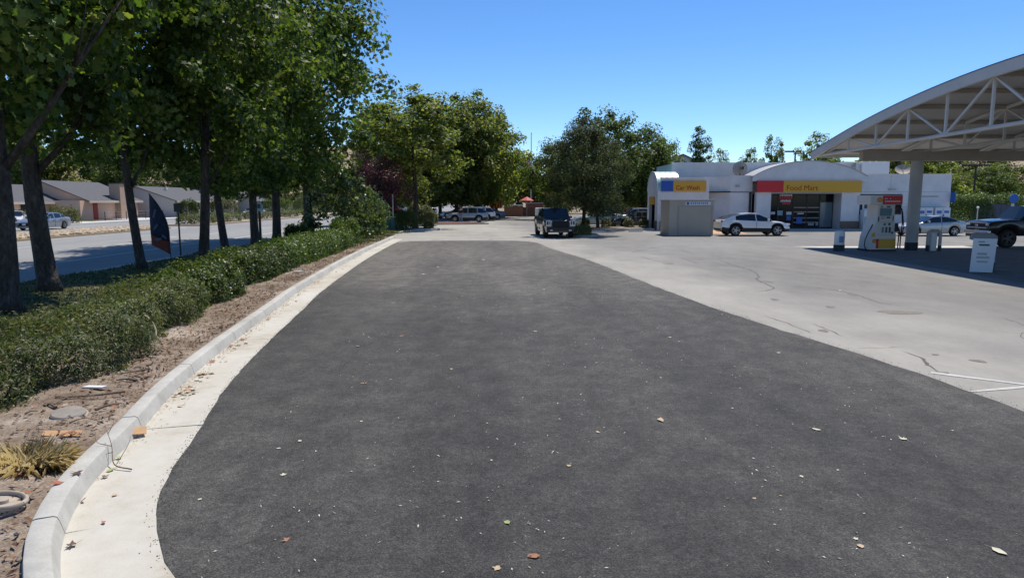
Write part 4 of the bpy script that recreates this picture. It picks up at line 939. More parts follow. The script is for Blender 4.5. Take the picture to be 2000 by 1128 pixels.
# ---- pump canopy: a barrel-vaulted roof on arched trusses running along Y
cp = thing('pump_canopy', 'curved white canopy on open trusses over the fuel pumps', 'canopy', (24,21.5,0))
CX0, CX1, YC, HALF = 16.45, 33.0, 21.6, 16.2
def az(y): return 6.98 - 2.02*abs((y-YC)/HALF)**1.8
ys_ = [YC-HALF+2*HALF*k/40 for k in range(41)]
mb = MB()
for y in ys_: mb.v += [(CX0-.05,y,az(y)+.02),(CX1,y,az(y)+.02),(CX0-.05,y,az(y)-.06),(CX1,y,az(y)-.06)]
for k in range(40):
    a = 4*k; b = a+4; mb.f += [(a,a+1,b+1,b),(a+2,b+2,b+3,a+3),(a,b,b+2,a+2),(a+1,a+3,b+3,b+1)]
mb.f += [(0,2,3,1),(160,161,163,162)]
pobj('roof_deck', mb, 'canopy_deck', cp, smooth=40)
def sweep(x0, x1, zt, zb):
    mb = MB()
    for y in ys_: mb.v += [(x0,y,az(y)+zt),(x1,y,az(y)+zt),(x0,y,az(y)+zb),(x1,y,az(y)+zb)]
    for k in range(40):
        a = 4*k; b = a+4; mb.f += [(a,a+1,b+1,b),(a+2,b+2,b+3,a+3),(a,b,b+2,a+2),(a+1,a+3,b+3,b+1)]
    mb.f += [(0,2,3,1),(160,161,163,162)]; return mb
pobj('fascia', sweep(CX0-.18,CX0-.06,.10,-.30), 'canopy_white', cp, smooth=40)
pobj('fascia', sweep(CX1+.01,CX1+.13,.10,-.30), 'canopy_white', cp, smooth=40)
pobj('roof_edge', sweep(CX0-.20,CX0-.02,.13,.102), 'canopy_blue', cp, smooth=40)
for s_ in (-1, 1): pobj('eave_gutter', bx(CX0-.05,CX1,YC+s_*HALF-.12,YC+s_*HALF+.12,4.78,4.95), 'canopy_white', cp)
def lz(y): return 4.86 + .13*(1-abs((y-YC)/HALF))
step = 2.52
for ti, x in enumerate((16.55,20.6,24.7,28.8,32.9)):
    mm_ = 'canopy_white' if ti == 0 else 'canopy_deck'
    mb = MB().tube([(x,y,lz(y)) for y in ys_], .075, 8); pobj('lower_chord', mb, mm_, cp)
    if ti: pobj('upper_chord', MB().tube([(x,y,az(y)-.16) for y in ys_], .085, 8), mm_, cp)
    for k in range(-6, 7):
        y = YC + step*k
        if abs(y-YC) > HALF-.9: continue
        t_ = az(y)-.2; pobj('web_post', MB().bar((x,y,lz(y)),(x,y,t_),.085), mm_, cp)
        if k % 2 == 0:
            for s_ in (-1, 1):
                y2 = y + s_*step
                if abs(y2-YC) < HALF-.5: pobj('web_diagonal', MB().bar((x,y,lz(y)),(x,y2,az(y2)-.22),.075), mm_, cp)
for k in range(-6, 7):
    y = YC+step*k
    pobj('purlin', bx(CX0,CX1,y-.05,y+.05,az(y)-.22,az(y)-.07), 'canopy_beam', cp)
for y in (34.2, 21.6, 9.0):
    pobj('cross_girder', bx(17.2,32.2,y-.18,y+.18,4.40,4.86), 'canopy_beam', cp)
    for x in (20.0, 29.5):
        pobj('column', MB().lathe([(.285,.40),(.285,4.40)], 28, (x,y,0)), 'column_paint', cp, smooth=40)
        pobj('column_base', MB().lathe([(.30,0),(.30,.38),(.287,.40)], 28, (x,y,0)), 'dark_teal', cp, smooth=40)
for x in (22.5, 26.5):
    for y in (30.0, 25.6, 17.6): pobj('light_box', bx(x-.35,x+.35,y-.35,y+.35,az(y)-.42,az(y)-.24), 'canopy_deck', cp)

# ---- fuel pumps
def shell_badge(parent, x, y, z, r):
    pts = [(x+r*1.05*math.cos(t), z+r*1.0*math.sin(t)) for t in np.linspace(R(-35), R(215), 13)] + [(x-.35*r, z-.95*r), (x+.35*r, z-.95*r)]
    b = obj('badge', MB().prism(pts, lambda a, c: (a,y,c), lambda a, c: (a,y-.008,c)), 'sign_red', parent)
    pts2 = [(x+r*.8*math.cos(t), z+r*.76*math.sin(t)) for t in np.linspace(R(-30), R(210), 11)] + [(x-.22*r, z-.7*r), (x+.22*r, z-.7*r)]
    return obj('badge_face', MB().prism(pts2, lambda a, c: (a,y-.009,c), lambda a, c: (a,y-.012,c)), 'sign_yellow', parent)
def dispenser(label, loc, rz=0):
    p = thing('fuel_pump', label, 'fuel pump', loc, rz, 'fuel pumps')
    W, D = .50, .46
    prof = [(W+.10,0),(W+.08,.62),(W-.02,1.35),(W-.06,1.5),(W-.06,2.2),(-W+.06,2.2),(-W+.06,1.5),(-W+.02,1.35),(-W-.22,.62),(-W-.28,0)]
    obj('cabinet', MB().prism(prof, lambda x, z: (x,-D,z+.08), lambda x, z: (x,D,z+.08)), 'canopy_white', p, bev=.015)
    obj('plinth', bx(-W-.30,W+.14,-D-.04,D+.04,0,.08), 'black_plastic', p)
    y = -D-.004
    obj('yellow_panel', bx(-.30,W+.06,y-.01,y,.14,.60), 'sign_yellow', p); obj('red_panel', bx(-.42,-.304,y-.01,y,.14,.60), 'sign_red', p)
    obj('screen', bx(-.28,.22,y-.014,y,1.78,2.06), 'screen_teal', p); obj('screen_bezel', MB().box(-.33,-.285,y-.01,y,1.72,2.1).box(.225,.27,y-.01,y,1.72,2.1).box(-.285,.225,y-.01,y,2.065,2.1).box(-.285,.225,y-.01,y,1.72,1.775), 'ink_grey', p)
    for x0, x1, z0, z1, m in ((.02,.20,1.60,1.68,'poster_dark'),(-.26,-.08,1.55,1.70,'grey_paint'),(-.40,-.34,1.45,1.68,'poster_dark'),(-.10,.0,1.26,1.36,'poster_dark'),(.14,.24,1.26,1.38,'poster_dark'),(-.18,-.08,.90,1.18,'ink_grey'),(.0,.10,.90,1.18,'ink_green'),(.18,.28,.90,1.18,'poster_dark'),(-.35,.35,1.40,1.415,'ink_grey'),(-.35,.35,.78,.79,'ink_grey'),(.34,.38,1.45,1.72,'poster_dark'),(.32,.40,.85,.95,'black_plastic'),(-.30,-.20,2.12,2.2,'ink_grey'),(.0,.18,2.13,2.2,'poster_dark')):
        obj('control', bx(x0,x1,y-.012,y,z0,z1), m, p)
    obj('grade_label', bx(-.66,-.50,y-.008,y,.70,.90), 'sign_yellow', p)
    t = obj('topper', bx(-.92,.72,-D-.12,D+.12,2.27,2.72), 'canopy_white', p, bev=.02)
    obj('topper_red', bx(-.30,.69,-D-.14,-D-.122,2.29,2.70), 'sign_red', t)
    for k in range(8): obj('topper_lettering', bx(-.2+.10*k,-.2+.10*k+.08,-D-.150,-D-.142,2.40,2.45), 'poster_white', t)
    for k in range(3): obj('topper_lettering', bx(-.2+.06*k+.12*(k > 1),-.2+.06*k+.045+.12*(k > 1),-D-.150,-D-.142,2.53,2.58), 'poster_white', t)
    shell_badge(t, -.45, -D-.122, 2.50, .12); shell_badge(p, -.52, y, .50, .10)
    obj('hose', MB().tube([(W-.08,-D-.02,2.15),(W+.02,-D-.1,2.2),(W+.22,-D-.10,2.05),(W+.28,-D-.12,1.4),(W+.22,-D-.14,.6),(W+.24,-D-.12,.15),(W+.12,-D-.12,.1),(W+.16,-D-.1,1.0),(W+.08,-D-.06,1.25)], .028, 8), 'rubber', p, smooth=60)
    obj('hose', MB().tube([(-.52,-D+.2,1.3),(-.74,-D+.15,.95),(-.93,-D+.1,.55),(-.95,-D+.1,.25),(-.84,-D+.1,.06)], .024, 8), 'rubber', p, smooth=60)
    obj('hose', MB().tube([(W-.08,-D,2.1),(W+.1,-D-.05,2.3),(W+.3,-D-.05,1.9),(W+.42,-D-.03,1.2),(W+.4,-D,.9)], .022, 8), 'rubber', p, smooth=60)
    obj('nozzle_boot', bx(W-.02,W+.12,-D-.08,-D+.06,.95,1.35), 'black_plastic', p, bev=.02)
    return p
dispenser('fuel pump with red topper and yellow lower panel left of the column', (18.25,34.0,0), R(4))
dispenser('second fuel pump, mostly cut off by the right edge', (17.95,22.1,0), R(4))
def bollard(label, x, y, h=1.0, w=.25):
    b = thing('bollard', label, 'bollard', (x,y,0), 0, 'pump island bollards')
    obj('post', MB().lathe([(w,.30),(w,h-.14),(w*.9,h-.05),(w*.65,h-.01),(.02,h)], 20), 'poster_white', b, smooth=40)
    obj('base_sleeve', MB().lathe([(w+.02,0),(w+.02,.30),(w*.9,.32)], 20), 'dark_teal', b, smooth=40)
    obj('sticker', MB().box(-w*.55,w*.45,-w-.012,-w+.03,h*.42,h*.74), 'poster_pale', b)
    for k in range(4): obj('sticker_print', MB().box(-w*.4,w*.3,-w-.018,-w-.013,h*.46+.07*k,h*.46+.07*k+.035), 'poster_blue', b)
    return b
bollard('white rounded bollard left of the fuel pump', 16.15, 33.7, 1.0, .24)
bollard('white bollard just right of the pump bin, behind its sign', 16.95, 24.2, 1.0, .18)
hb = thing('hoop_barrier', 'grey hoop guard rail around a white post, right of column', 'barrier', (20.75,33.6,0), 0)
hp = [(-.30,0,.28),(-.30,0,.85),(-.26,0,.95),(-.16,0,1.0),(.16,0,1.0),(.26,0,.95),(.30,0,.85),(.30,0,.28)]
obj('hoop', MB().tube(hp, .075, 10), 'column_paint', hb, smooth=60)
for x in (-.30,.30): obj('base_sleeve', MB().tube([(x,0,0),(x,0,.28)], .085, 10), 'dark_teal', hb, smooth=60)
obj('centre_post', bx(-.15,.15,-.02,.26,0,.86), 'poster_white', hb, bev=.03)
wb = thing('service_bin', 'dark-hooded pump bin with tall white notice panel in front', 'bin', (16.35,23.7,0), R(-27))
obj('bin_body', bx(-.26,.30,-.12,.30,0,1.12), 'dark_teal', wb, bev=.04); obj('hood', MB().prism([(-.37,1.12),(.39,1.12),(.39,1.26),(.26,1.36),(-.24,1.36),(-.37,1.26)], lambda x, z: (x,-.17,z), lambda x, z: (x,.34,z)), 'ink_grey', wb, bev=.02)
np_ = obj('notice_panel', MB().prism([(-.37,.03),(.29,.03),(.38,1.18),(-.31,1.18)], lambda x, z: (x,-.36+.14*z,z), lambda x, z: (x,-.33+.14*z,z)), 'poster_white', wb)
def ln(x0, x1, z, h, m): obj('printed_line', MB().prism([(x0,z),(x1,z),(x1,z+h),(x0,z+h)], lambda x, zz: (x,-.368+.14*zz,zz), lambda x, zz: (x,-.362+.14*zz,zz)), m, np_)
for x0, x1, z, h, m in ((-.16,.02,1.05,.035,'ink_grey'),(-.14,.16,.93,.06,'ink_green'),(-.18,.10,.62,.075,'grey_paint'),(-.20,.18,.50,.07,'grey_paint'),(-.18,.14,.36,.06,'grey_paint')): ln(x0, x1, z, h, m)

# ================================================================ HOUSES over the street
def gable(root, x0, x1, y0, y1, zw, zr, wallm, axis='y', over=.5, roofm='roof_shingle'):
    """a gabled block in world coordinates with its ridge along axis"""
    pobj('wall', bx(x0,x1,y0,y1,0,zw), wallm, root)
    if axis == 'y':
        xm = (x0+x1)/2; pr = [(x0,zw),(x1,zw),(xm,zr)]
        pobj('gable_wall', MB().prism(pr, lambda x, z: (x,y0,z), lambda x, z: (x,y1,z)), wallm, root)
        sl = (zr-zw)/(x1-xm)
        for s_ in (-1, 1):
            e = (x1-xm+over); a = [(xm, zr+.08),(xm+s_*e, zr+.08-sl*e),(xm+s_*e, zr-.04-sl*e),(xm, zr-.04)]
            pobj('roof', MB().prism(a, lambda x, z: (x,y0-over,z+.02), lambda x, z: (x,y1+over,z+.02)), roofm, root)
            pobj('fascia_board', bx(min(xm+s_*e,xm+s_*(e+.08)),max(xm+s_*e,xm+s_*(e+.08)),y0-over,y1+over,zr-.16-sl*e,zr+.10-sl*e), 'house_trim', root)
    else:
        ym = (y0+y1)/2; pr = [(y0,zw),(y1,zw),(ym,zr)]
        pobj('gable_wall', MB().prism(pr, lambda y, z: (x0,y,z), lambda y, z: (x1,y,z)), wallm, root)
        sl = (zr-zw)/(y1-ym)
        for s_ in (-1, 1):
            e = (y1-ym+over); a = [(ym, zr+.08),(ym+s_*e, zr+.08-sl*e),(ym+s_*e, zr-.04-sl*e),(ym, zr-.04)]
            pobj('roof', MB().prism(a, lambda y, z: (x0-over,y,z+.02), lambda y, z: (x1+over,y,z+.02)), roofm, root)
def window_x(root, x, y0, y1, z0, z1):
    w = pobj('window', MB().box(x,x+.06,y0,y1,z0,z0+.08).box(x,x+.06,y0,y1,z1-.08,z1).box(x,x+.06,y0,y0+.08,z0+.08,z1-.08).box(x,x+.06,y1-.08,y1,z0+.08,z1-.08).box(x,x+.06,(y0+y1)/2-.04,(y0+y1)/2+.04,z0+.08,z1-.08), 'house_trim', root)
    obj('pane', bx(x+.01,x+.03,y0+.08,y1-.08,z0+.08,z1-.08), 'dark_glass', w)
def window_y(root, y, x0, x1, z0, z1):
    w = pobj('window', MB().box(x0,x1,y-.06,y,z0,z0+.08).box(x0,x1,y-.06,y,z1-.08,z1).box(x0,x0+.08,y-.06,y,z0+.08,z1-.08).box(x1-.08,x1,y-.06,y,z0+.08,z1-.08).box((x0+x1)/2-.04,(x0+x1)/2+.04,y-.06,y,z0+.08,z1-.08), 'house_trim', root)
    obj('pane', bx(x0+.08,x1-.08,y-.03,y-.01,z0+.08,z1-.08), 'dark_glass', w)
h1 = thing('house', 'peach bungalow with grey gabled roof and square chimney across the street', 'house', (-56,84,0))
gable(h1, -62.0, -51.2, 83.0, 94.0, 2.5, 4.75, 'house_peach')
gable(h1, -62.5, -54.6, 74.5, 83.0, 2.4, 4.2, 'house_peach')
window_x(h1, -54.6, 76.2, 78.8, .9, 2.1)
window_y(h1, 74.5, -61, -58.5, .9, 2.1)
pobj('door', bx(-51.2,-51.14,84.0,84.9,.1,2.15), 'sign_maroon', h1)
pobj('chimney', bx(-51.9,-50.5,88.8,90.2,0,4.55), 'chimney_stone', h1); pobj('chimney_cap', bx(-52.0,-50.4,88.7,90.3,4.55,4.68), 'dark_frame', h1)
pobj('garage_wall', bx(-54.6,-51.2,81.5,83.0,0,2.4), 'house_peach', h1)
h2 = thing('house', 'long grey bungalow with low grey roof, right of the peach house', 'house', (-52,107,0))
gable(h2, -57.5, -47.0, 96.0, 116.0, 2.45, 4.3, 'house_grey')
window_x(h2, -47.0, 100.5, 103.5, 1.0, 2.1); window_x(h2, -47.0, 107, 110, 1.0, 2.1); window_x(h2, -47.0, 112, 114, 1.0, 2.1)
pobj('porch_post', bx(-45.9,-45.75,97.0,97.15,0,2.2), 'house_trim', h2); pobj('porch_beam', bx(-46.8,-45.7,96.9,97.2,2.0,2.2), 'house_trim', h2)
pobj('solar_vent', bx(-51.0,-50.6,101,101.4,4.0,4.3), 'poster_white', h2)
h3 = thing('house', 'farther grey-roofed bungalow up the street behind the bushes', 'house', (-52,130,0))
gable(h3, -56, -45.5, 121, 142, 2.5, 4.6, 'house_grey'); window_x(h3, -45.5, 126, 129, 1.0, 2.1); window_x(h3, -45.5, 133, 136, 1.0, 2.1)
h4 = thing('house', 'pale bungalow far up the street, seen beside the magnolia', 'house', (-42,152,0))
gable(h4, -48, -36, 147, 165, 2.6, 5.2, 'house_peach'); window_x(h4, -36, 150, 153, 1.0, 2.1)
fc = thing('board_fence', 'rust-brown board fence left of the peach house', 'fence', (-60,72,0))
for k in range(30): pobj('board', bx(-66+.28*k,-66+.28*k+.265,72.0,72.04,0,1.85), 'wood_fence', fc)
pobj('rail', bx(-66,-57.6,72.05,72.1,1.5,1.6), 'wood_fence', fc); pobj('rail', bx(-66,-57.6,72.05,72.1,.3,.4), 'wood_fence', fc)
wf = thing('wire_fence', 'low wire fence with thin posts before the peach house', 'fence', (-47,84,0))
for k in range(7): pobj('post', bx(-46.9,-46.84,79+2.2*k,79.06+2.2*k,0,1.15), 'pole_dark', wf)
for z in (.4,.75,1.1): pobj('wire', bx(-46.88,-46.86,79,92.2,z,z+.02), 'grey_paint', wf)
# restaurant side
rs = thing('restaurant', 'dark slate restaurant block seen between the trees', 'building', (19,104,0))
pobj('wall', bx(14,30,104,116,0,5.2), 'slate', rs); pobj('stripe', bx(14,30,103.95,104,3.1,3.4), 'poster_white', rs); pobj('roof_band', bx(13.9,30.1,103.9,116.1,5.2,5.5), 'dark_frame', rs)
for x in (15,17.5,20,22.5):
    w_ = pobj('window', bx(x,x+1.8,103.93,104,.9,2.5), 'dark_frame', rs); obj('pane', bx(x+.08,x+1.72,103.92,103.929,.98,2.42), 'dark_glass', w_)
tr = thing('tiled_house', 'building with tan tiled gable roof peeking over the store', 'house', (26.5,112,0))
gable(tr, 22.5, 31.5, 110, 122, 7.6, 9.6, 'cloth_white', over=.5, roofm='roof_tile')
ph = thing('pale_house', 'pale blue-green shed among the scrub trees on the right', 'shed', (78,112,0))
gable(ph, 75.2, 80.2, 110, 116, 4.6, 5.6, 'water_tank', roofm='water_tank', over=.3)
bw = thing('brick_wall', 'low reddish brick wall at the far end of the lot', 'wall', (1.5,104,0))
pobj('wall_panel', bx(-1.2,1.6,104,104.3,0,1.42), 'brick_far', bw); pobj('wall_panel', bx(1.62,5.0,104.4,104.7,0,1.3), 'brick_dark', bw); pobj('coping', bx(-1.25,1.65,103.95,104.35,1.42,1.5), 'brick_far', bw); pobj('coping', bx(1.66,5.05,104.35,104.75,1.3,1.37), 'brick_dark', bw)
rw = thing('retaining_wall', 'pale curved planter wall behind the flagpole', 'wall', (3.8,106,0)); pobj('wall_panel', bx(2.1,4.9,106,106.4,0,1.95), 'brick_far', rw); pobj('coping', bx(2.05,4.95,105.95,106.45,1.95,2.05), 'pale_concrete', rw)
ps = thing('red_sign', 'dark red square sign with golden arches letter above the brick wall', 'sign', (-2.2,102,0))
bd = pobj('panel', bx(-2.95,-1.55,102,102.15,1.35,2.55), 'sign_maroon', ps); pobj('post', bx(-2.4,-2.1,102.03,102.12,0,1.35), 'dark_frame', ps)
for s_ in (-1, 1):
    c = -2.25+s_*.21
    obj('golden_arch', MB().tube([(c-.19,101.97,1.46),(c-.16,101.97,1.95),(c-.10,101.97,2.18),(c,101.97,2.27),(c+.10,101.97,2.18),(c+.16,101.97,1.95),(c+.19,101.97,1.46)], .055, 6), 'golden', bd)
ps.location += Vector((.15, -7.5, 0))
# ================================================================ VEHICLES
def paint(name, col, metal=.0, rough=.25):
    return mat(name, col, rough, metal, .5, coat=.6)
paint('paint_white', (0.72,0.73,0.74)); paint('paint_silver', (0.40,0.42,0.44), .55, .32); paint('paint_steel', (0.36,0.39,0.44), .5, .32)
paint('paint_black', (0.010,0.011,0.013)); paint('paint_navy', (0.045,0.052,0.065), .2); paint('paint_red', (0.34,0.020,0.022)); paint('paint_slateblue', (0.12,0.16,0.24), .4, .3)
paint('paint_darkgrey', (0.035,0.037,0.042), .3); paint('paint_palegreen', (0.30,0.36,0.34), .4)
def wheel_meshes(r, w, dark):
    key = 'wheel_%d_%d_%d' % (r*1000, w*1000, dark)
    if key in bpy.data.meshes: return bpy.data.meshes[key], bpy.data.meshes[key+'_rim']
    def lat(prof, n=24):
        mb = MB()
        for y, rr in prof:
            for k in range(n): mb.v.append((rr*math.cos(2*PI*k/n), y, rr*math.sin(2*PI*k/n)))
        for i in range(len(prof)-1):
            for k in range(n): mb.f.append((i*n+k, (i+1)*n+k, (i+1)*n+(k+1) % n, i*n+(k+1) % n))
        return mb, n, len(prof)
    mb, n, L = lat([(-w/2+.02,r*.66),(-w/2,r*.74),(-w/2,r*.90),(-w/2+.035,r*.985),(0,r),(w/2-.035,r*.985),(w/2,r*.90),(w/2,r*.74),(w/2-.02,r*.66)])
    mb.f.append(tuple(range(n))); mb.f.append(tuple((L-1)*n+k for k in range(n))[::-1])
    t = mb.mesh(key); t.materials.append(MATS['rubber']); t.polygons.foreach_set('use_smooth', [True]*len(t.polygons)); t.set_sharp_from_angle(angle=R(40))
    mb = MB()
    for s_ in (-1, 1):
        y = s_*(w/2+.004)
        ring = [(r*.68*math.cos(2*PI*k/20), y, r*.68*math.sin(2*PI*k/20)) for k in range(21)]; mb.tube(ring, r*.035, 5, False)
        for k in range(5):
            a = 2*PI*k/5; ca, sa = math.cos(a), math.sin(a); p = (-sa, ca)
            for o_ in (-.09, .09):
                mb.bar((r*.1*ca+p[0]*r*o_*.4, y, r*.1*sa+p[1]*r*o_*.4), (r*.66*ca+p[0]*r*o_*1.3, y, r*.66*sa+p[1]*r*o_*1.3), r*.085, r*.085)
        mb.tube([(0,y-.02,0),(0,y+.02,0)], r*.15, 10)
    rm = mb.mesh(key+'_rim'); rm.materials.append(MATS['dark_alloy' if dark else 'alloy'])
    return t, rm
def sm(x): x = min(1, max(0, x)); return x*x*(3-2*x)
def vehicle(name, label, cat, loc, rz, S, col, group=None, dark=0, detail=True):
    root = thing(name, label, cat, loc, R(rz), group)
    L, W, gc, r = S['L'], S['W'], S['gc'], S['r']; xf, xr = S['xf'], S['xr']; xA, xB, xC, xD = S['gl']
    ra = r*1.16
    xs = set(np.linspace(-L/2, L/2, 30).tolist())
    for c in (xf, xr):
        for k in range(13): xs.add(c + ra*math.cos(PI*k/12))
        xs.add(c+ra*1.01); xs.add(c-ra*1.01)
    for p, w in S['pil']: xs.add(p-w); xs.add(p+w)
    xs |= {xA, xB, xC, xD, L/2-.04, L/2-.12, -L/2+.04, -L/2+.12}
    for p in S['belt']+S['roof']: xs.add(p[0])
    xs = sorted(x for x in xs if -L/2-1e-6 <= x <= L/2+1e-6)
    ys = [xs[0]]
    for x in xs[1:]:
        if x-ys[-1] > .006: ys.append(x)
    xs = ys
    rings = []; GH = []
    for x in xs:
        zb = gc + S.get('rake', .0)*0
        e = min(L/2-x, x+L/2); zb += .10*(1-sm(e/.35))
        for c in (xf, xr):
            if abs(x-c) < ra*1.0001: zb = max(zb, r + math.sqrt(max(0, ra*ra-(x-c)**2)))
        zs = interp(x, S['belt']) - .06*(1-sm(e/.10))
        gh = max(0, interp(x, S['roof'])-zs) if xD <= x <= xA else 0
        fr = S.get('nose', .16) if x > 0 else S.get('tail', .12)
        w = W/2*(1-fr*(1-sm(e/.75))**1.6)
        tb = S.get('tumble', .30)
        wr = w*.80 + (w*.945-tb*gh-w*.80)*sm(gh/.08); zr = zs + max(gh, .025)
        zb = min(zb, zs-.05)
        w45 = w*.945; k = .86
        rings.append([(0, gc), (w*.93, zb), (w, zb+.38*(zs-zb)), (w*.99, zs-.14*(zs-zb)), (w45, zs), (w45+(wr-w45)*k, zs+(zr-zs)*k), (wr, zr), (0, zr+.035)])
        GH.append(gh)
    n = 14; V = []
    for x, rg in zip(xs, rings):
        for y, z in rg: V.append((x, y, z))
        for y, z in rg[-2:0:-1]: V.append((x, -y, z))
    parts = {}
    def put(p, f): parts.setdefault(p, []).append(f)
    for i in range(len(xs)-1):
        x0, x1 = xs[i], xs[i+1]; xm = (x0+x1)/2
        for k in range(n):
            f = (i*n+k, i*n+(k+1) % n, (i+1)*n+(k+1) % n, (i+1)*n+k)
            kk = k if k < 7 else 13-k
            p = 'body'
            if kk == 0: p = 'underbody'
            elif kk == 1 and S.get('clad'): p = 'cladding'
            elif kk == 4 and xD < xm < xA and max(GH[i], GH[i+1]) > .10:
                if not any(abs(xm-q) < w-.001 for q, w in S['pil']) and xm > xD+S.get('cp', .1) and xm < xA-.12: p = 'side_window_l' if k < 7 else 'side_window_r'
            elif kk == 6 and xB <= xm <= xA: p = 'windshield'
            elif kk == 6 and xD <= xm <= xC and S.get('rearglass', True): p = 'rear_window'
            put(p, f)
    put('body', tuple(range(n))); put('body', tuple((len(xs)-1)*n+k for k in range(n))[::-1])
    mm = {'body': col, 'underbody': 'black_plastic', 'cladding': 'black_plastic'}
    for p, fs in parts.items():
        used = sorted({i for f in fs for i in f}); mp = {a: b for b, a in enumerate(used)}
        me = bpy.data.meshes.new(p); me.from_pydata([V[i] for i in used], [], [tuple(mp[i] for i in f)[::-1] for f in fs]); me.update()
        nm = {'side_window_l': 'side_window', 'side_window_r': 'side_window'}.get(p, p)
        link(nm, me, mm.get(p, 'dark_glass'), root, smooth=38)
    tm, rm = wheel_meshes(r, S.get('tw', .23), dark)
    for x in (xf, xr):
        for s_ in (-1, 1):
            wl = link('wheel', tm, None, root); wl.location = (x, s_*(W/2-S.get('tw', .23)/2-.01), r); link('rim', rm, None, wl)
    zf, zt = S['hl'], S['tl']
    def at(x, frac):   # half width at x
        e = min(L/2-x, x+L/2); fr = S.get('nose', .16) if x > 0 else S.get('tail', .12)
        return W/2*(1-fr*(1-sm(e/.75))**1.6)*frac
    hw = S.get('hw', .30)
    for s_ in (-1, 1):
        y = s_*at(L/2-.06, .74)
        obj('headlight', MB().cbox((L/2-.06,y,zf),(.16,hw,S.get('hh', .12)), rz=-s_*.35), 'lamp_glass', root, bev=.02)
        y = s_*at(-L/2+.06, .80)
        obj('taillight', MB().cbox((-L/2+.06,y,zt),(.14,.26,S.get('th', .14)), rz=s_*.35), 'tail_red', root, bev=.02)
        mz = interp(xA-.35, S['belt'])+.10
        obj('mirror', MB().cbox((xA-.42,s_*(W/2+.05),mz),(.12,.20,.15)), S.get('mm', col), root, bev=.03)
        for p, w in S['pil'][:S.get('doors', 2)]:
            zs = interp(p, S['belt']); obj('door_seam', MB().box(p-.008,p+.008,min(s_*(W/2-.03),s_*(W/2+.003)),max(s_*(W/2-.03),s_*(W/2+.003)),gc+.12,zs-.05), 'black_plastic', root)
            obj('door_handle', MB().box(p+.06,p+.26,min(s_*(W/2-.02),s_*(W/2+.02)),max(s_*(W/2-.02),s_*(W/2+.02)),zs-.16,zs-.125), S.get('mm', col), root)
    gx = L/2; obj('grille', MB().cbox((gx-.015,0,S['gz']),(.06,W*S.get('gw', .46),S.get('gh', .20))), 'rubber', root, bev=.015)
    obj('lower_intake', MB().cbox((gx-.02,0,gc+.20),(.06,W*.6,.13)), 'black_plastic', root, bev=.015)
    obj('license_plate', MB().cbox((gx+.02,0,S.get('pz', gc+.30)),(.02,.31,.15)), 'plate', root)
    obj('license_plate', MB().cbox((-gx-.008,0,S['tl']-.12),(.02,.31,.15)), 'plate', root)
    obj('rear_bumper_trim', MB().cbox((-gx+.02,0,gc+.17),(.08,W*.72,.16)), 'black_plastic', root, bev=.02)
    obj('wiper_cowl', MB().box(xA-.06,xA+.10,-W*.36,W*.36,interp(xA,S['belt'])+.005,interp(xA,S['belt'])+.045), 'black_plastic', root)
    return root
SEDAN = dict(L=4.75,W=1.82,gc=.19,r=.33,xf=1.42,xr=-1.38,gl=(1.05,.30,-.95,-1.75),belt=[(-2.375,.98),(-1.75,1.02),(-.5,.96),(1.05,.93),(1.8,.84),(2.25,.70),(2.375,.62)],
   roof=[(-1.75,1.02),(-.95,1.38),(-.3,1.44),(.30,1.40),(1.05,.93)],pil=[(-.15,.045),(-1.05,.04)],hl=.66,tl=.84,gz=.52,gh=.2)
COUPE = dict(L=4.6,W=1.82,gc=.18,r=.335,xf=1.36,xr=-1.38,gl=(.95,.15,-.75,-1.85),belt=[(-2.3,.96),(-1.85,1.02),(-.5,.95),(.95,.90),(1.7,.80),(2.15,.66),(2.3,.58)],
   roof=[(-1.85,1.02),(-.95,1.33),(-.45,1.39),(.15,1.34),(.95,.90)],pil=[(-.45,.03)],hl=.62,tl=.82,gz=.45,gh=.16,doors=1,cp=.35)
XOVER = dict(L=4.85,W=1.92,gc=.27,r=.39,tw=.25,xf=1.50,xr=-1.46,gl=(1.22,.25,-1.05,-2.30),belt=[(-2.425,.98),(-2.34,1.10),(-1.2,1.10),(0.2,1.03),(1.22,1.0),(1.8,.95),(2.25,.82),(2.425,.70)],
   tumble=.42,roof=[(-2.30,1.12),(-1.75,1.35),(-1.1,1.51),(-.4,1.585),(.25,1.545),(.75,1.31),(1.22,1.0)],pil=[(-.02,.03)],hl=.80,tl=1.02,gz=.66,gh=.2,clad=True,cp=.85,doors=1)
SUV = dict(L=4.65,W=1.86,gc=.24,r=.355,tw=.24,xf=1.36,xr=-1.34,gl=(1.05,.40,-1.75,-2.25),belt=[(-2.325,.98),(-2.25,1.06),(-1.2,1.05),(1.05,1.02),(1.75,.97),(2.2,.84),(2.325,.74)],
   roof=[(-2.25,1.06),(-1.75,1.60),(-.6,1.68),(.40,1.63),(1.05,1.02)],pil=[(-.10,.05),(-1.15,.05)],hl=.84,tl=.98,gz=.70,gh=.24,clad=True,tumble=.26)
PICKUP = dict(L=5.85,W=2.0,gc=.36,r=.41,tw=.28,xf=1.95,xr=-1.75,gl=(1.30,.72,-1.05,-1.22),belt=[(-2.925,1.32),(-1.22,1.34),(-1.0,1.24),(1.30,1.22),(2.2,1.19),(2.78,1.12),(2.925,1.05)],
   roof=[(-1.22,1.30),(-1.05,1.88),(-.2,1.94),(.72,1.90),(1.30,1.22)],pil=[(.05,.06),(-.75,.05)],hl=.98,tl=1.1,gz=.92,gh=.42,gw=.56,hh=.30,hw=.30,nose=.07,tail=.04,tumble=.24,pz=.62,th=.35)
LIFTED = dict(PICKUP); LIFTED.update(hh=.13,hw=.36,gc=.62,r=.49,tw=.33,hl=1.22,tl=1.32,gz=1.14,pz=.86,gh=.36,belt=[(a,b+.24) for a, b in PICKUP['belt']],roof=[(a,b+.24) for a, b in PICKUP['roof']])
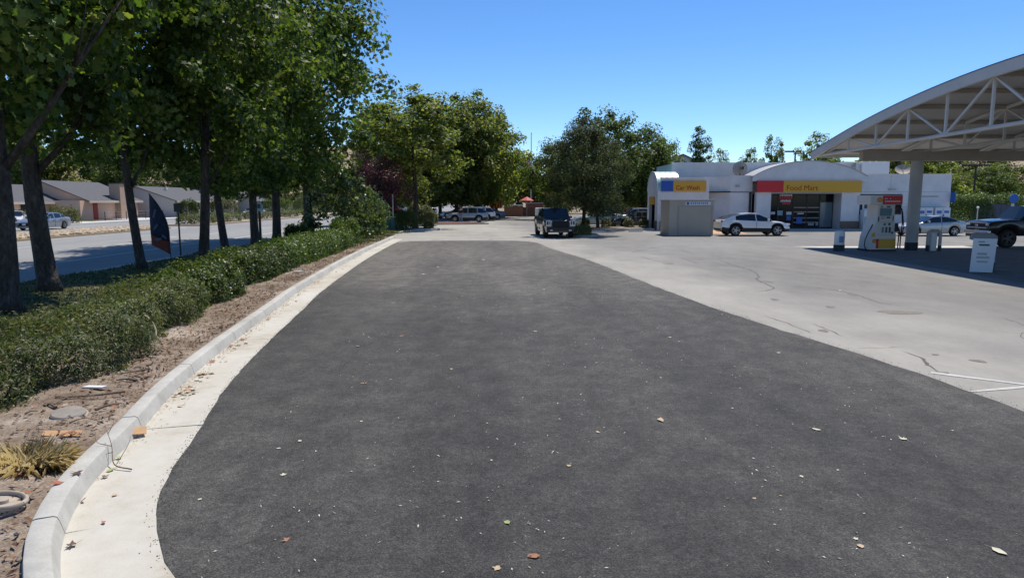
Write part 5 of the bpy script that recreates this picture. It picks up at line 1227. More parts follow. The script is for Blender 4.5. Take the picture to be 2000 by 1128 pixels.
vehicle('crossover_car', 'white sloping-roof crossover parked before the food mart', 'car', (16.95,48.55,0), 3, XOVER, 'paint_white')
vehicle('coupe_car', 'silver two-door coupe parked behind the canopy column', 'car', (29.35,48.4,0), 181, COUPE, 'paint_silver')
lt = vehicle('pickup_truck', 'lifted black pickup with chrome grille at the right edge', 'truck', (27.9,36.75,0), 180, LIFTED, 'paint_black', dark=1)
for z, h in ((1.30,.07),(1.04,.06)): obj('grille_bar', MB().cbox((2.955,0,z),(.05,1.5,h)), 'chrome', lt, bev=.01)
obj('front_bumper', MB().cbox((2.93,0,.80),(.18,1.92,.22)), 'chrome', lt, bev=.04); obj('bumper_lower', MB().cbox((2.92,0,.62),(.14,1.7,.16)), 'dark_alloy', lt, bev=.03); obj('emblem', MB().cbox((2.985,0,1.17),(.03,.24,.10)), 'chrome', lt, bev=.02)
gm = vehicle('pickup_truck', 'dark pickup facing the camera beside the island tree', 'truck', (2.88,47.75,0), -84, PICKUP, 'paint_navy', dark=1)
obj('bumper', MB().cbox((2.90,0,.60),(.16,1.85,.24)), 'black_plastic', gm, bev=.04); obj('hood_scoop', MB().cbox((2.05,0,1.235),(.5,.75,.05)), 'black_plastic', gm, bev=.02)
obj('bed_cap', MB().box(-2.85,-1.3,-.9,.9,1.34,1.92), 'canopy_white', gm, bev=.06)
for s_ in (-1, 1):
    obj('lamp_surround', MB().cbox((2.93,s_*.80,.98),(.05,.36,.40)), 'alloy', gm, bev=.03); obj('lamp_inner', MB().cbox((2.96,s_*.80,1.0),(.03,.24,.24)), 'dark_glass', gm, bev=.03); obj('fog_lamp', MB().cbox((2.985,s_*.62,.52),(.02,.16,.07)), 'lamp_glass', gm)
vehicle('parked_suv', 'silver SUV with a person standing at its side, nearest of its row', 'car', (-5.05,77.9,0), 180, SUV, 'paint_steel', 'cars in the far parking row')
vehicle('parked_suv', 'white SUV parked just behind the silver one', 'car', (-4.3,82.2,0), 180, SUV, 'paint_white', 'cars in the far parking row')
vehicle('parked_car', 'slate-blue sedan at the far end of the row by the brick wall', 'car', (-3.3,88.5,0), 182, SEDAN, 'paint_slateblue', 'cars in the far parking row')
vehicle('parked_car', 'small pale car roof seen over the silver SUV', 'car', (-7.2,92,0), 180, SEDAN, 'paint_silver', 'cars in the far parking row')
vehicle('parked_car', 'pale green-grey sedan behind the island tree trunks', 'car', (8.3,66.0,0), 182, SEDAN, 'paint_palegreen', 'cars beside the car wash')
vehicle('parked_car', 'white sedan just behind the pale green-grey one', 'car', (8.9,71.2,0), 180, SEDAN, 'paint_white', 'cars beside the car wash')
vehicle('parked_car', 'dark sedan nearest the car wash end wall', 'car', (12.0,65.0,0), 180, SEDAN, 'paint_darkgrey', 'cars beside the car wash')
vehicle('parked_suv', 'silver SUV between the dark sedan and the red car', 'car', (12.4,68.8,0), 180, SUV, 'paint_silver', 'cars beside the car wash')
vehicle('parked_suv', 'red SUV behind the silver one beside the car wash', 'car', (12.4,73.2,0), 180, SUV, 'paint_red', 'cars beside the car wash')
vehicle('parked_suv', 'red SUV in the side entrance behind the green fence', 'car', (-11.9,63.4,0), 178, SUV, 'paint_red')
vehicle('pickup_truck', 'left of two white pickups far up the street', 'truck', (-16.9,112,0), -60, PICKUP, 'paint_white', 'white pickups up the street')
vehicle('pickup_truck', 'right one of two white pickups far up the street', 'truck', (-14.6,116,0), -60, PICKUP, 'paint_white', 'white pickups up the street')
vehicle('street_sedan', 'silver-blue sedan driving past the peach house', 'car', (-39.9,58.4,0), -90, SEDAN, 'paint_steel')
vehicle('street_suv', 'dark SUV cut off by the left edge of the street', 'car', (-41.9,54.6,0), -90, SUV, 'paint_darkgrey')
vehicle('street_car', 'white car standing behind the dark SUV on the left', 'car', (-47.6,65.5,0), -60, SEDAN, 'paint_white')
vehicle('street_car', 'white car up the street between two trunks', 'car', (-36.8,98,0), -90, SEDAN, 'paint_white')
vehicle('parked_car', 'white car roof beyond the brick wall', 'car', (1.2,112,0), 0, SUV, 'paint_white')

# ================================================================ POSTS, FLAGS, SIGNS
def lamp(label, x, y, h, arm):
    l = thing('lamp_post', label, 'lamp post', (x,y,0), 0, 'lot lamp posts')
    obj('pole', MB().tube([(0,0,0),(0,0,h)], [.11,.08], 10), 'pole_dark', l)
    obj('base', MB().lathe([(.25,0),(.25,.5),(.2,.55)], 14), 'pale_concrete', l)
    for a, b, z in arm: hd_ = obj('lamp_head', bx(a,b,-.18,.18,z,z+.12), 'pole_dark', l, bev=.02)
    obj('arm', bx(min(a for a, b, z in arm),max(b for a, b, z in arm),-.04,.04,h-.02,h+.05), 'pole_dark', l)
lamp('lamp post with two offset heads above the store arch', 30.6, 75, 7.6, ((-1.1,-.2,7.62),(-.1,.5,7.4),(.1,.6,7.62)))
lamp('T-shaped lamp post on the right below the tan hill', 46.9, 70, 5.9, ((-1.4,-.1,5.92),(.1,1.4,5.92)))
lamp('dark lamp post seen right beside the canopy column', 40.2, 72, 6.6, ((-.2,.5,6.62),))
fp = thing('flagpole', 'tall grey flagpole with limp striped flag at the far lot end', 'flagpole', (3.1,112,0))
obj('pole', MB().tube([(0,0,0),(0,0,13.0)], [.12,.06], 10), 'steel', fp); obj('finial', MB().lathe([(.02,0),(.12,.08),(.12,.14),(.02,.22)], 12, (0,0,13.0)), 'golden', fp)
mb = MB()
def fold(k, z): return (-.06-.17*k - .03*math.sin(z*3), .10*math.sin(k*2.1+z*1.2), z-.20*k)
for nm, ks, z0, z1, m in (('flag_union',(0,3),9.6,10.3,'flag_blue'),('flag_stripe',(0,4),9.35,9.58,'flag_red'),('flag_stripe',(0,4),9.1,9.33,'cloth_white'),('flag_stripe',(0,4),8.85,9.08,'flag_red'),('flag_stripe',(0,4),8.6,8.83,'cloth_white'),('flag_stripe',(0,4),8.3,8.58,'flag_red'),('flag_stripe',(3,5),9.6,9.85,'flag_red'),('flag_stripe',(3,5),9.87,10.1,'cloth_white')):
    mb = MB(); K = np.linspace(ks[0], ks[1], 8)
    for k in K: mb.v += [fold(k, z0), fold(k, z1)]
    mb.f = [(2*i,2*i+2,2*i+3,2*i+1) for i in range(7)]; o = obj(nm, mb, m, fp); so = o.modifiers.new('thick', 'SOLIDIFY'); so.thickness = .02
um = thing('patio_umbrella', 'red patio umbrella behind the brick wall', 'umbrella', (2.2,102,0))
obj('canopy', MB().lathe([(1.05,2.35),(1.0,2.42),(.5,2.72),(.03,2.95)], 8), 'umbrella_red', um); obj('pole', MB().tube([(0,0,0),(0,0,2.9)], .03, 8), 'steel', um)
um = thing('patio_umbrella', 'red patio umbrella by the car wash end', 'umbrella', (15.8,84,0))
obj('canopy', MB().lathe([(1.1,1.95),(1.05,2.02),(.5,2.3),(.03,2.5)], 8), 'umbrella_red', um); obj('pole', MB().tube([(0,0,0),(0,0,2.45)], .03, 8), 'steel', um)
def feather(name, label, loc, H, Wd, z0, mats, rz=0, cut=(.24,)):
    f = thing(name, label, 'banner', loc, rz)
    def edge(t): return .0 - Wd*1.0*max(0, t-.35)**1.9/(.65**1.9)       # the bowed pole, t from bottom to top
    pts = [(edge(t), 0, z0+(H-z0)*t) for t in np.linspace(0, 1, 16)]
    obj('pole', MB().tube([(0,0,0),(0,0,z0)]+pts, .014, 6), 'pole_dark', f)
    bounds = [0]+list(cut)+[1]
    for bi in range(len(bounds)-1):
        mb = MB(); T = np.linspace(bounds[bi], bounds[bi+1], 14)
        for t in T:
            for k in range(6):
                s_ = k/5; x1 = edge(t); x0 = -Wd*1.02
                x = x1+(x0-x1)*s_; mb.v.append((x, .035*math.sin(5*t+3*s_), z0+(H-z0)*t + (1-t)*s_*.36*Wd/.66*(1 if t < 1 else 0)))
        for i in range(13):
            for k in range(5): mb.f.append((i*6+k, i*6+k+1, (i+1)*6+k+1, (i+1)*6+k))
        o = obj('cloth', mb, mats[bi], f, smooth=60); so = o.modifiers.new('thick', 'SOLIDIFY'); so.thickness = .006
    return f
ff = feather('feather_flag', 'dark blue feather flag with rust-red foot on the lawn', (-12.7,25.35,.12), 2.62, .66, .36, ['feather_rust','feather_navy'], 0, (.20,))
for pts in ([(-.55,.95),(-.25,1.0),(-.28,.90),(-.5,.85)],[(-.22,1.12),(-.08,1.0),(-.12,.92),(-.26,1.04)],[(-.50,1.7),(-.40,2.0),(-.46,2.05),(-.56,1.75)],[(-.52,1.25),(-.36,1.45),(-.40,1.52),(-.56,1.32)]):
    obj('cloth_print', MB().prism(pts, lambda x, z: (x,-.055,z), lambda x, z: (x,-.048,z)), 'feather_pale', ff)
feather('feather_flag', 'pale red feather banner far off by the brick wall', (5.9,101,0), 3.6, .85, .5, ['umbrella_red','umbrella_red'], 0, (.3,))
sp = thing('street_sign', 'thin post with small dark sign back beside the feather flag', 'sign', (-14.05,28.9,.15))
obj('post', MB().bar((0,0,0),(0,0,2.1),.05), 'pole_dark', sp); obj('plate', bx(-.16,.16,-.035,-.02,1.85,2.2), 'pole_dark', sp)
bs = thing('bus_stop_sign', 'dark bus stop post with white sign between the trunks', 'sign', (-14.05,38.2,.15))
obj('post', MB().tube([(0,0,0),(0,0,2.3)], .075, 8), 'pole_dark', bs); obj('base', MB().lathe([(.20,0),(.18,.06),(.10,.16)], 12), 'pole_dark', bs)
pl = obj('plate', bx(-.18,.24,-.11,-.09,1.72,2.28), 'poster_pale', bs); obj('plate_symbol', bx(-.06,.12,-.118,-.112,1.88,2.12), 'poster_dark', pl)
sp = thing('sign_post', 'grey metal post right of the green fence', 'post', (-9.42,54.4,.12)); obj('post', MB().bar((0,0,0),(0,0,2.75),.09), 'steel', sp); obj('cap', MB().cbox((0,0,2.77),(.12,.12,.05)), 'steel', sp)
gf = thing('mesh_fence', 'short green mesh fence panel between shrub and post', 'fence', (-9.9,53.2,.12))
for k in range(4): obj('mesh_panel', bx(-.62+.36*k,-.62+.36*k+.33,-.01,.01,.12,.98), 'green_mesh', gf)
for k in range(5): obj('post', bx(-.65+.36*k,-.62+.36*k,-.025,.025,0,1.05), 'dark_teal', gf)
obj('top_rail', bx(-.66,.84,-.03,.03,1.05,1.10), 'steel', gf)
rb = thing('round_sign', 'round blue sign on a wooden post right of the hedge', 'sign', (40.4,55.5,0)); obj('post', MB().bar((0,0,0),(0,0,2.2),.16), 'house_trim', rb); obj('disc', MB().tube([(0,-.10,2.6),(0,-.06,2.6)], .36, 20), 'disabled_blue', rb)
gt = thing('metal_gate', 'dark grey gate between the tall hedge blocks', 'gate', (43.2,61.6,0))
for k in range(8): obj('gate_panel', bx(-1.9+.5*k,-1.9+.5*k+.48,-.03,.03,.08,2.1), 'slate', gt)
obj('gate_frame', MB().box(-1.95,2.1,.032,.09,2.05,2.15).box(-1.95,2.1,.032,.09,.05,.15), 'dark_frame', gt)
sb_ = thing('sign_board', 'pale sign at the right edge above the black truck', 'sign', (36.6,48.5,0)); obj('post', MB().bar((0,0,0),(0,0,2.2),.07), 'steel', sb_); obj('plate', bx(-.3,.35,-.07,-.04,2.1,3.0), 'poster_pale', sb_)
vp = thing('vent_post', 'thin post with a white knob before the grey gate', 'post', (40.8,60.2,0)); obj('post', MB().tube([(0,0,0),(0,0,1.75)], .05, 8), 'steel', vp); obj('knob', MB().lathe([(.02,1.7),(.11,1.77),(.11,1.87),(.02,1.95)], 12), 'cloth_white', vp)
# islands, kerbs, wheel stops
def island(name, poly, m, h=.14):
    c = sum((Vector((x, y, 0)) for x, y in poly), Vector())/len(poly)
    o = struct(name, MB().prism(poly, lambda x, y: (x,y,-.03), lambda x, y: (x,y,h)), 'concrete')
    inner = [(c.x+(x-c.x)*.90, c.y+(y-c.y)*.86) for x, y in poly]
    obj('bed', MB().prism(inner, lambda x, y: (x,y,.0), lambda x, y: (x,y,h+.03)), m, o)
    return o
island('tree_island', [(4.9+1.15*math.cos(t)*(1), 47.7+1.35*math.sin(t)) for t in np.linspace(0, 2*PI, 20)[:-1]], 'dirt')
island('parking_island', [(5.6,55.4),(11.8,56.6),(11.8,60.4),(5.6,60.4)], 'dirt')
island('mulch_bed', [(-11.0,68.9),(-6.6,69.2),(-2.6,70.6),(-2.4,70.9),(-6.5,74.3),(-12,74.4)], 'red_mulch')
for x, y, a, lab in ((6.5,52.4,3,'concrete wheel stop nearest the island tree'),(9.75,54.0,4,'concrete wheel stop nearest the tan shed')):
    w_ = tag(obj('wheel_stop', MB().prism([(-.10,0),(.10,0),(.06,.12),(-.06,.12)], lambda p, z: (-.55,p,z), lambda p, z: (.55,p,z)), 'pale_concrete', bev=.015), lab, 'wheel stop', 'wheel stops'); w_.location = (x,y,0); w_.rotation_euler = (0,0,R(a))

# ================================================================ PERSON beside the silver SUV
def skin(name, joints, edges, m, parent, root=0, sub=1):
    me = bpy.data.meshes.new(name); me.from_pydata([j[0] for j in joints], edges, []); me.update()
    o = bpy.data.objects.new(name, me); COL.objects.link(o)
    sk = o.modifiers.new('skin', 'SKIN'); sb2 = o.modifiers.new('sub', 'SUBSURF'); sb2.levels = sub; sb2.render_levels = sub
    for i, j in enumerate(joints):
        v = me.skin_vertices[0].data[i]; v.radius = j[1]; v.use_root = (i == root)
    bpy.context.view_layer.update()
    m2 = bpy.data.meshes.new_from_object(o.evaluated_get(bpy.context.evaluated_depsgraph_get())); bpy.data.objects.remove(o)
    m2.materials.clear(); m2.polygons.foreach_set('use_smooth', [True]*len(m2.polygons))
    return link(name, m2, m, parent)
mat('skin_tone', (0.42,0.26,0.18), .6); mat('shirt_dark', (0.012,0.016,0.035), .8); mat('jeans', (0.16,0.22,0.34), .8); mat('hair_dark', (0.02,0.015,0.012), .7)
pe = thing('person', 'person in dark top and pale jeans standing beside the silver SUV', 'person', (-5.7,76.3,0), R(170))
J = [((0,0,.92),(.15,.11)),((0,0,1.15),(.14,.10)),((0,0,1.38),(.17,.11)),((0,0,1.50),(.055,.055)),((0,.01,1.60),(.085,.095)),((0,.01,1.70),(.08,.09)),
     ((.20,0,1.40),(.06,.06)),((.27,.02,1.12),(.045,.045)),((.22,.16,.95),(.035,.035)),((.21,.22,.90),(.03,.04)),((-.20,0,1.40),(.06,.06)),((-.27,.0,1.12),(.045,.045)),((-.25,.08,.88),(.035,.035)),((-.25,.12,.80),(.03,.04)),
     ((.09,0,.86),(.09,.09)),((.11,.02,.48),(.06,.06)),((.12,-.02,.09),(.04,.04)),((.13,.14,.04),(.04,.035)),((-.09,0,.86),(.09,.09)),((-.12,.0,.48),(.06,.06)),((-.14,-.03,.09),(.04,.04)),((-.15,.13,.04),(.04,.035))]
E_ = [(0,1),(1,2),(2,3),(3,4),(4,5),(2,6),(6,7),(7,8),(8,9),(2,10),(10,11),(11,12),(12,13),(0,14),(14,15),(15,16),(16,17),(0,18),(18,19),(19,20),(20,21)]
skin('body', J, E_, 'skin_tone', pe)
def grow(ids, d):
    mp = {a: i for i, a in enumerate(ids)}
    return [(J[a][0], (J[a][1][0]+d, J[a][1][1]+d)) for a in ids], [(mp[a], mp[b]) for a, b in E_ if a in mp and b in mp]
skin('shirt', *grow([0,1,2,6,7,10,11], .018), 'shirt_dark', pe); skin('trousers', *grow([0,14,15,16,18,19,20], .016), 'jeans', pe)
obj('hair', MB().lathe([(.085,1.60),(.105,1.68),(.095,1.77),(.05,1.81),(.01,1.82)], 14, (0,-.015,0)), 'hair_dark', pe, smooth=60)
# ================================================================ SMALL THINGS NEAR THE CAMERA
def leaf_mesh(seed, m, curl=.35, tmpl=T_PLANE):
    """one fallen leaf about 1 unit across, curled, with a stalk"""
    q = np.random.default_rng(seed); T = tmpl[0][:, :2].copy(); T = T*q.uniform(.72, 1.15, (len(T),1)) + q.normal(0, .03, T.shape); T[:,0] *= q.uniform(.7, 1.0); n = len(T); mb = MB(); ph = q.uniform(0, 6.28, 3)
    def zz(x, y): return curl*(.5*x*x+.25*y*y*(1 if seed % 2 else .3)+.10*math.sin(5*x+ph[0])*math.cos(4*y+ph[1])) + .03
    mb.v.append((0,0,zz(0,0)))
    for s_ in (.55, 1.0):
        for x, y in T: x, y = x*s_, y*s_; mb.v.append((x, y, zz(x, y)))
    for k in range(n):
        k2 = (k+1) % n; mb.f.append((0,1+k,1+k2)); mb.f.append((1+k,1+n+k,1+n+k2,1+k2))
    mb.tube([(0,-.45,zz(0,-.45)),(.03,-.75,.03),(.10,-1.0,.02)], [.014,.012,.010], 4)
    me = mb.mesh('fallen_leaf'); me.materials.append(MATS[m]); me.polygons.foreach_set('use_smooth', [True]*len(me.polygons)); return me
mat('leaf_brown', (0.34,0.165,0.095), .75, var=.25, vscale=6); mat('leaf_tan', (0.50,0.37,0.24), .75, var=.2, vscale=6); mat('leaf_pale', (0.60,0.56,0.43), .75, var=.15, vscale=6)
mat('leaf_green', (0.30,0.36,0.14), .65, var=.2, vscale=6); mat('leaf_rust', (0.34,0.115,0.06), .75, var=.25, vscale=6); mat('leaf_dark', (0.13,0.075,0.05), .8, var=.2, vscale=6); mat('paper_white', (0.74,0.74,0.72), .8)
LM = {k: [leaf_mesh(i*7+j, k, .9 if k in ('leaf_brown','leaf_rust','leaf_dark') else .55, T_PLANE if j % 2 else T_PENTA) for j in range(4)] for i, k in enumerate(('leaf_brown','leaf_tan','leaf_pale','leaf_green','leaf_rust','leaf_dark'))}
def leaf(x, y, size, k, label, group, z=.012, rz=None, sy=1.0, tilt=0):
    o = link('fallen_leaf', random.choice(LM[k])); o.location = (x,y,z); o.rotation_euler = (tilt,tilt*.5,rz if rz is not None else random.uniform(0,6.28)); o.scale = (size,size*sy,size)
    return tag(o, label, 'leaf', group)
G1 = 'leaves scattered on the new asphalt'
leaf(.15,4.53,.12,'leaf_brown','large curled brown leaf low in the middle of the asphalt',G1,rz=1.4); leaf(-.10,4.37,.075,'leaf_tan','small tan leaf beside the large curled brown leaf',G1)
leaf(-.04,5.04,.075,'leaf_green','pale green leaf above the large curled brown leaf',G1); leaf(1.69,7.52,.17,'leaf_tan','ragged tan leaf pieces right of the asphalt centre',G1,sy=.5,rz=1.6)
leaf(3.33,7.21,.11,'leaf_pale','pale cream leaf on the asphalt, left of a similar one',G1); leaf(4.11,6.92,.11,'leaf_pale','pale cream leaf on the asphalt, right of a similar one',G1)
leaf(-1.67,4.76,.085,'leaf_brown','narrow brown leaf near the lower gutter edge',G1,sy=.5,rz=1.0); leaf(-2.09,5.97,.085,'leaf_pale','shrivelled grey leaf near the gutter curve',G1,sy=.6)
leaf(3.48,4.60,.10,'leaf_pale','cream leaf with stalk in the lower right corner',G1)
for x, y, s_, k in [(-2.36,6.63,.07,'leaf_pale'),(-2.21,6.85,.06,'leaf_pale'),(-2.03,9.09,.11,'leaf_tan'),(-2.03,12.37,.13,'leaf_brown'),(-2.65,11.48,.12,'leaf_tan'),(.54,6.18,.07,'leaf_tan'),(.93,7.12,.07,'leaf_tan'),(2.53,4.67,.08,'leaf_tan'),(2.55,4.78,.06,'leaf_pale'),(.44,12.81,.11,'leaf_pale'),(2.89,12.23,.13,'leaf_pale'),(2.97,11.87,.11,'leaf_pale'),(-3.0,22.89,.2,'leaf_pale'),(2.63,5.93,.05,'leaf_pale'),(3.03,6.08,.05,'leaf_pale'),(-2.62,5.45,.05,'leaf_pale'),(2.28,5.52,.05,'leaf_tan'),(2.04,5.47,.05,'leaf_tan'),(4.37,10.97,.09,'leaf_pale'),(-1.71,7.48,.05,'leaf_pale'),(-.2,6.32,.04,'leaf_pale'),(2.66,7.98,.05,'leaf_pale'),(4.8,7.17,.05,'leaf_pale'),(-3.86,24.41,.18,'leaf_tan'),(-2.77,25.35,.16,'leaf_pale'),(-1.2,28.5,.18,'leaf_pale'),(.9,19.0,.12,'leaf_pale'),(-2.9,16.5,.12,'leaf_pale'),(9.07,18.7,.14,'leaf_pale'),(1.3,10.3,.07,'leaf_pale'),(-.9,9.9,.06,'leaf_pale'),(2.1,9.4,.06,'leaf_pale')]:
    leaf(x, y, s_, k, 'small pale leaf scrap lying on the dark asphalt', G1, sy=random.uniform(.4,.9))
G2 = 'leaves in the gutter'
leaf(-3.19,4.66,.085,'leaf_dark','dark brown leaf lowest in the gutter',G2,z=.025); leaf(-3.17,5.02,.06,'leaf_rust','rust leaf lying on the gutter joint',G2,z=.025)
leaf(-3.37,5.52,.085,'leaf_tan','long tan leaf in the middle of the gutter',G2,z=.02,sy=.45,rz=1.2); leaf(-3.56,5.40,.07,'leaf_brown','curled brown leaf against the kerb foot',G2,z=.03,tilt=.5)
leaf(-3.72,6.05,.08,'leaf_green','green leaf in the gutter below the dry branch',G2,z=.02); leaf(-3.82,6.35,.09,'leaf_green','yellow-green leaf under the dry branch',G2,z=.025); leaf(-3.68,5.9,.07,'leaf_dark','brown leaf just below the green one in the gutter',G2,z=.025)
for k in range(64):
    y = random.choice([random.uniform(7.8,9.6), random.uniform(8.2,12.5), random.uniform(10,18), random.uniform(18,30)]); kx_ = np.interp(y, KERB[20:260,1], KERB[20:260,0]) if False else None
    i = int(np.argmin(np.abs(KERB[:,1]-y)+(KERB[:,1] > 50)*99)); x = KERB[i,0] + random.uniform(.05,.28)
    leaf(x, y, random.uniform(.07,.15), random.choice(['leaf_tan','leaf_pale','leaf_tan','leaf_brown']), 'dry tan leaf drifted against the kerb in the gutter', G2, z=.025, sy=random.uniform(.4,.9), tilt=random.uniform(-.3,.3))
G3 = 'leaves on the dirt'
leaf(-3.88,5.22,.15,'leaf_rust','large rust-red leaf below the dry grass tuft',G3,z=.17,tilt=.3); leaf(-3.78,5.40,.11,'leaf_rust','smaller rust-red leaf right of the dry grass tuft',G3,z=.17,tilt=.2); leaf(-3.74,5.62,.10,'leaf_dark','dark rust leaf beside the grass tuft at the kerb',G3,z=.17)
for k in range(46):
    y = random.uniform(4.6,17); i = int(np.argmin(np.abs(KERB[:,1]-y))); x = KERB[i,0]-.32-abs(random.gauss(0,.55))
    leaf(x, y, random.uniform(.06,.13), random.choice(['leaf_rust','leaf_brown','leaf_dark','leaf_tan','leaf_tan']), 'curled brown leaf among the litter on the dirt strip', G3, z=gz(x,y)+.025, sy=random.uniform(.4,.95), tilt=random.uniform(-.4,.4))
# uncountable fine litter
def litter(name, label, P, size, m, seed):
    q = np.random.default_rng(seed); n = len(P); N = q.normal(0,.35,(n,3))+np.array([0,0,1])
    V, F = scatter_leaves(P, N, size*q.uniform(.4,1.5,n), T_LONG, q); tag(link(name, npmesh(name, V, F, m)), label, 'litter', kind='stuff')
q = np.random.default_rng(77)
n = 5200; ii = q.integers(10, len(KERB)-120, n); d = np.abs(q.normal(0,.55,n)); P2 = KERB[ii]; X = P2[:,0]-.33-d; Y = P2[:,1]+q.normal(0,.15,n)
Zl = .150 + .025*np.sin(X*1.7+Y*.6) + .02*np.sin(X*.7-Y*1.3) + .012*np.sin(3.1*X+2.3*Y)
litter('bark_litter', 'fine bark and leaf litter on the dirt strip', np.stack([X,Y,Zl],1), .065, 'litter_dark', 1)
n = 2400; ii = (30+(len(KERB)-160)*np.clip(q.choice([.12,.2,.27,.33,.42,.5,.58,.7,.8], n)+q.normal(0,.035,n),0,1)).astype(int); X = KERB[ii,0]+np.abs(q.normal(.02,.09,n)); Y = KERB[ii,1]+q.normal(0,.1,n)
litter('gutter_litter', 'fine dry leaf crumbs lying along the gutter', np.stack([X,Y,np.full(n,.022)],1), .028, 'litter_leaf', 2)
n = 1500; Y = 4+32*q.uniform(0,1,n)**1.4; X = q.uniform(-3.4,5.6,n)*np.clip(.7+Y/60,0,1); cl = q.uniform(0,1,n) < .5; cc = q.integers(0,60,n); X[cl] = (q.uniform(-3,5,60)[cc]+q.normal(0,.25,n))[cl]; Y[cl] = (4.5+20*q.uniform(0,1,60)**1.4)[cc][cl]+q.normal(0,.25,n)[cl]; _k = (X > np.interp(Y,[4,20,36],[-3.0,-5.3,-6.5])+.75) & (X < np.interp(Y,[4,19,36],[6.0,4.2,1.9])); X, Y = X[_k], Y[_k]; n = len(X)
litter('asphalt_crumbs', 'tiny pale crumbs scattered over the new asphalt', np.stack([X,Y,np.full(n,.016)],1), .026, 'crumb', 3)
# branch, twigs and canes
def twig(name, label, pts, r, m='twig', extra=()):
    mb = MB().tube(catmull3(pts), [r*(1-.7*i/(len(catmull3(pts))-1)) for i in range(len(catmull3(pts)))], 6)
    for e in extra: c = catmull3(e); mb.tube(c, [r*.55*(1-.8*i/(len(c)-1)) for i in range(len(c))], 5)
    return tag(obj(name, mb, m, smooth=60), label, 'twig')
def catmull3(P):
    P = [np.array(p, float) for p in P]; Q = [2*P[0]-P[1]]+P+[2*P[-1]-P[-2]]; out = []
    for i in range(1, len(Q)-2):
        a, b, c, d = Q[i-1:i+3]
        for k in range(5):
            t = k/5; out.append(.5*((2*b)+(-a+c)*t+(2*a-5*b+4*c-d)*t*t+(-a+3*b-3*c+d)*t**3))
    out.append(P[-1]); return [tuple(p) for p in out]
twig('dry_branch', 'thin dry forked branch standing in the gutter', [(-3.52,6.05,.03),(-3.72,6.12,.05),(-3.84,6.30,.16),(-3.95,6.42,.28)], .007, 'twig',
     ([(-3.70,6.12,.05),(-3.66,6.25,.18),(-3.66,6.32,.26)],[(-3.84,6.30,.16),(-3.98,6.30,.20),(-4.0,6.32,.33)],[(-3.80,6.25,.12),(-3.90,6.2,.10),(-4.0,6.15,.07)],[(-3.92,6.38,.25),(-3.90,6.45,.33),(-3.92,6.5,.38)]))
twig('bent_cane', 'bent dry cane looping out of the hedge onto the dirt', [(-6.3,11.3,.62),(-5.95,11.0,.60),(-5.62,10.6,.45),(-5.52,10.25,.26),(-5.62,10.0,.17),(-5.95,9.7,.16),(-6.3,9.6,.18)], .016, 'pale_twig')
twig('dry_twig', 'short dry twig on the dirt near the kerb', [(-5.05,9.3,.17),(-5.2,9.05,.18),(-5.4,8.95,.17)], .014)
twig('dry_twig', 'long dry stick on the dirt below the hedge', [(-4.75,8.15,.17),(-5.0,7.95,.18),(-5.4,7.9,.17)], .016, extra=([(-5.0,7.95,.18),(-5.1,7.8,.19),(-5.25,7.75,.18)],))
for k in range(14):
    x, y = random.uniform(-5.6,-4.4), random.uniform(6.2,11); i = int(np.argmin(np.abs(KERB[:,1]-y))); x = KERB[i,0]-.4-random.uniform(0,.9); a = random.uniform(0,3.1); L = random.uniform(.12,.4)
    o = twig('bark_strip', 'reddish strip of bark among the litter on the dirt', [(x,y,gz(x,y)+.02),(x+math.cos(a)*L*.5,y+math.sin(a)*L*.5,gz(x,y)+.035),(x+math.cos(a)*L,y+math.sin(a)*L,gz(x,y)+.02)], random.uniform(.008,.022)); o['category'] = 'bark'; o['group'] = 'bark strips'
cb = MB().prism([(-.17,-.06),(.02,-.09),(.19,-.05),(.16,.07),(-.05,.06),(-.20,.05)], lambda x, y: (x,y,.0+.10*x*x), lambda x, y: (x,y,.012+.10*x*x))
o = tag(obj('cardboard_scrap', cb, 'cardboard'), 'flat tan cardboard scrap on the dirt below the grey lid', 'cardboard'); o.location = (-4.52,6.62,.165); o.rotation_euler = (.08,.05,.1)
cb = MB().prism([(-.09,-.08),(.10,-.07),(.11,.07),(-.05,.09)], lambda x, y: (x,y,.02+.5*max(0,-x)), lambda x, y: (x,y,.026+.5*max(0,-x)))
o = tag(obj('paper_scrap', cb, 'cardboard'), 'folded tan paper scrap at the kerb foot beside the joint', 'paper'); o.location = (-4.0,7.0,.03); o.rotation_euler = (.25,-.1,.5)
cb = MB().prism([(-.16,-.05),(.12,-.08),(.18,.03),(-.05,.09)], lambda x, y: (x,y,.0), lambda x, y: (x,y,.03+.05*x))
o = tag(obj('paper_scrap', cb, 'paper_white'), 'white paper scrap on the dirt beyond the hedge gap', 'paper'); o.location = (-7.0,22.2,.16)
o = tag(obj('paper_scrap', MB().prism([(-.14,-.03),(.12,-.04),(.15,.03),(-.1,.05)], lambda x, y: (x,y,.0), lambda x, y: (x,y,.02)), 'paper_white'), 'white stick-like scrap at the foot of the near hedge', 'paper'); o.location = (-5.25,8.35,.16)
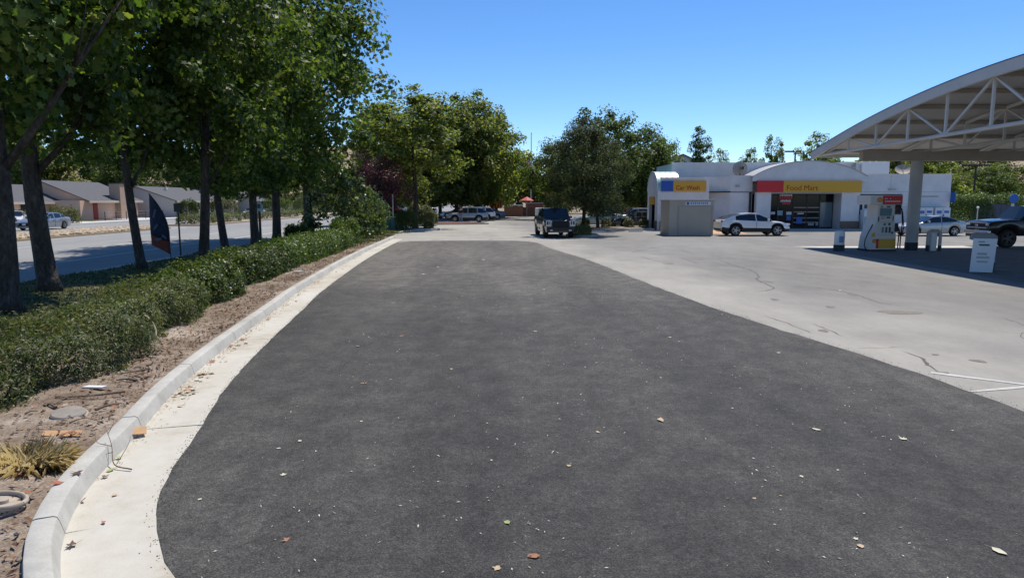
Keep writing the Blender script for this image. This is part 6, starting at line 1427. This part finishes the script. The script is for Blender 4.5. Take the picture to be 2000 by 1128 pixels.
# utility covers
ld = thing('utility_lid', 'round grey utility lid set on the dirt strip', 'lid', (-4.86,7.24,.155))
obj('disc', MB().lathe([(.17,0),(.17,.035),(.155,.05),(.03,.055),(.005,.056)], 24), 'lid_grey', ld, smooth=30); obj('ring', MB().lathe([(.19,-.03),(.19,.01),(.175,.015)], 24), 'lid_pale', ld, smooth=30)
ld.rotation_euler = (.12,.06,0)
vc = thing('valve_cover', 'pale round valve cover half buried at the lower left edge', 'lid', (-3.97,5.02,.145))
obj('rim', MB().tube([(.17*math.cos(2*PI*k/24),.17*math.sin(2*PI*k/24),.05) for k in range(25)], .022, 6, False), 'lid_pale', vc, smooth=60); obj('disc', MB().lathe([(.165,-.03),(.165,.035),(.06,.04),(.055,.065),(.02,.07),(.004,.07)], 24), 'lid_pale', vc, smooth=30)
vc.rotation_euler = (-.1,.15,0)
for k in range(60):
    x, y = random.uniform(-6.2,-3.4), random.uniform(4.6,15); i = int(np.argmin(np.abs(KERB[:,1]-y))); x = KERB[i,0]-.35-abs(random.gauss(0,.6))
P = []; 
n = 1300; ii = q.integers(12, len(KERB)-130, n); dd = np.abs(q.normal(0,.6,n)); X = KERB[ii,0]-.33-dd; Y = KERB[ii,1]+q.normal(0,.1,n)
V = []; F = []
for x, y, s_ in zip(X, Y, q.uniform(.006,.026,n)):
    z = gz(x, y)+.02; o_ = len(V); w_ = q.uniform(.6,1.3,(11,3))
    V += [(x+p[0]*k[0]*s_, y+p[1]*k[1]*s_, z+p[2]*k[2]*s_*.7) for p, k in zip(ico, w_)]; F += [tuple(i+o_ for i in f) for f in icf]
me = bpy.data.meshes.new('clods'); me.from_pydata(V, [], F); me.update(); tag(link('clods', me, 'dirt'), 'small dry clods and pebbles on the dirt strip', 'clods', kind='stuff')

# crumbled grit along both edges of the new asphalt
n = 2600; ee = offset(KERB, -0.60); ii = q.integers(14, i1-4, n); X = ee[ii,0]+q.normal(0,.022,n); Y = ee[ii,1]+q.normal(0,.1,n)
jj = q.integers(5, len(right)-5, 2200); X = np.concatenate([X, right[jj,0]+np.abs(q.normal(.0,.07,2200))]); Y = np.concatenate([Y, right[jj,1]+q.normal(0,.15,2200)])
V = []; F = []
for x, y, s_ in zip(X, Y, q.uniform(.002,.0065,len(X))):
    o_ = len(V); w_ = q.uniform(.6,1.3,(11,3)); V += [(x+p[0]*k[0]*s_, y+p[1]*k[1]*s_, .016+p[2]*k[2]*s_*.7) for p, k in zip(ico, w_)]; F += [tuple(i+o_ for i in f) for f in icf]
me = bpy.data.meshes.new('edge_grit'); me.from_pydata(V, [], F); me.update(); tag(link('edge_grit', me, 'new_asphalt'), 'dark asphalt crumbs along the edges of the new paving', 'grit', kind='stuff')
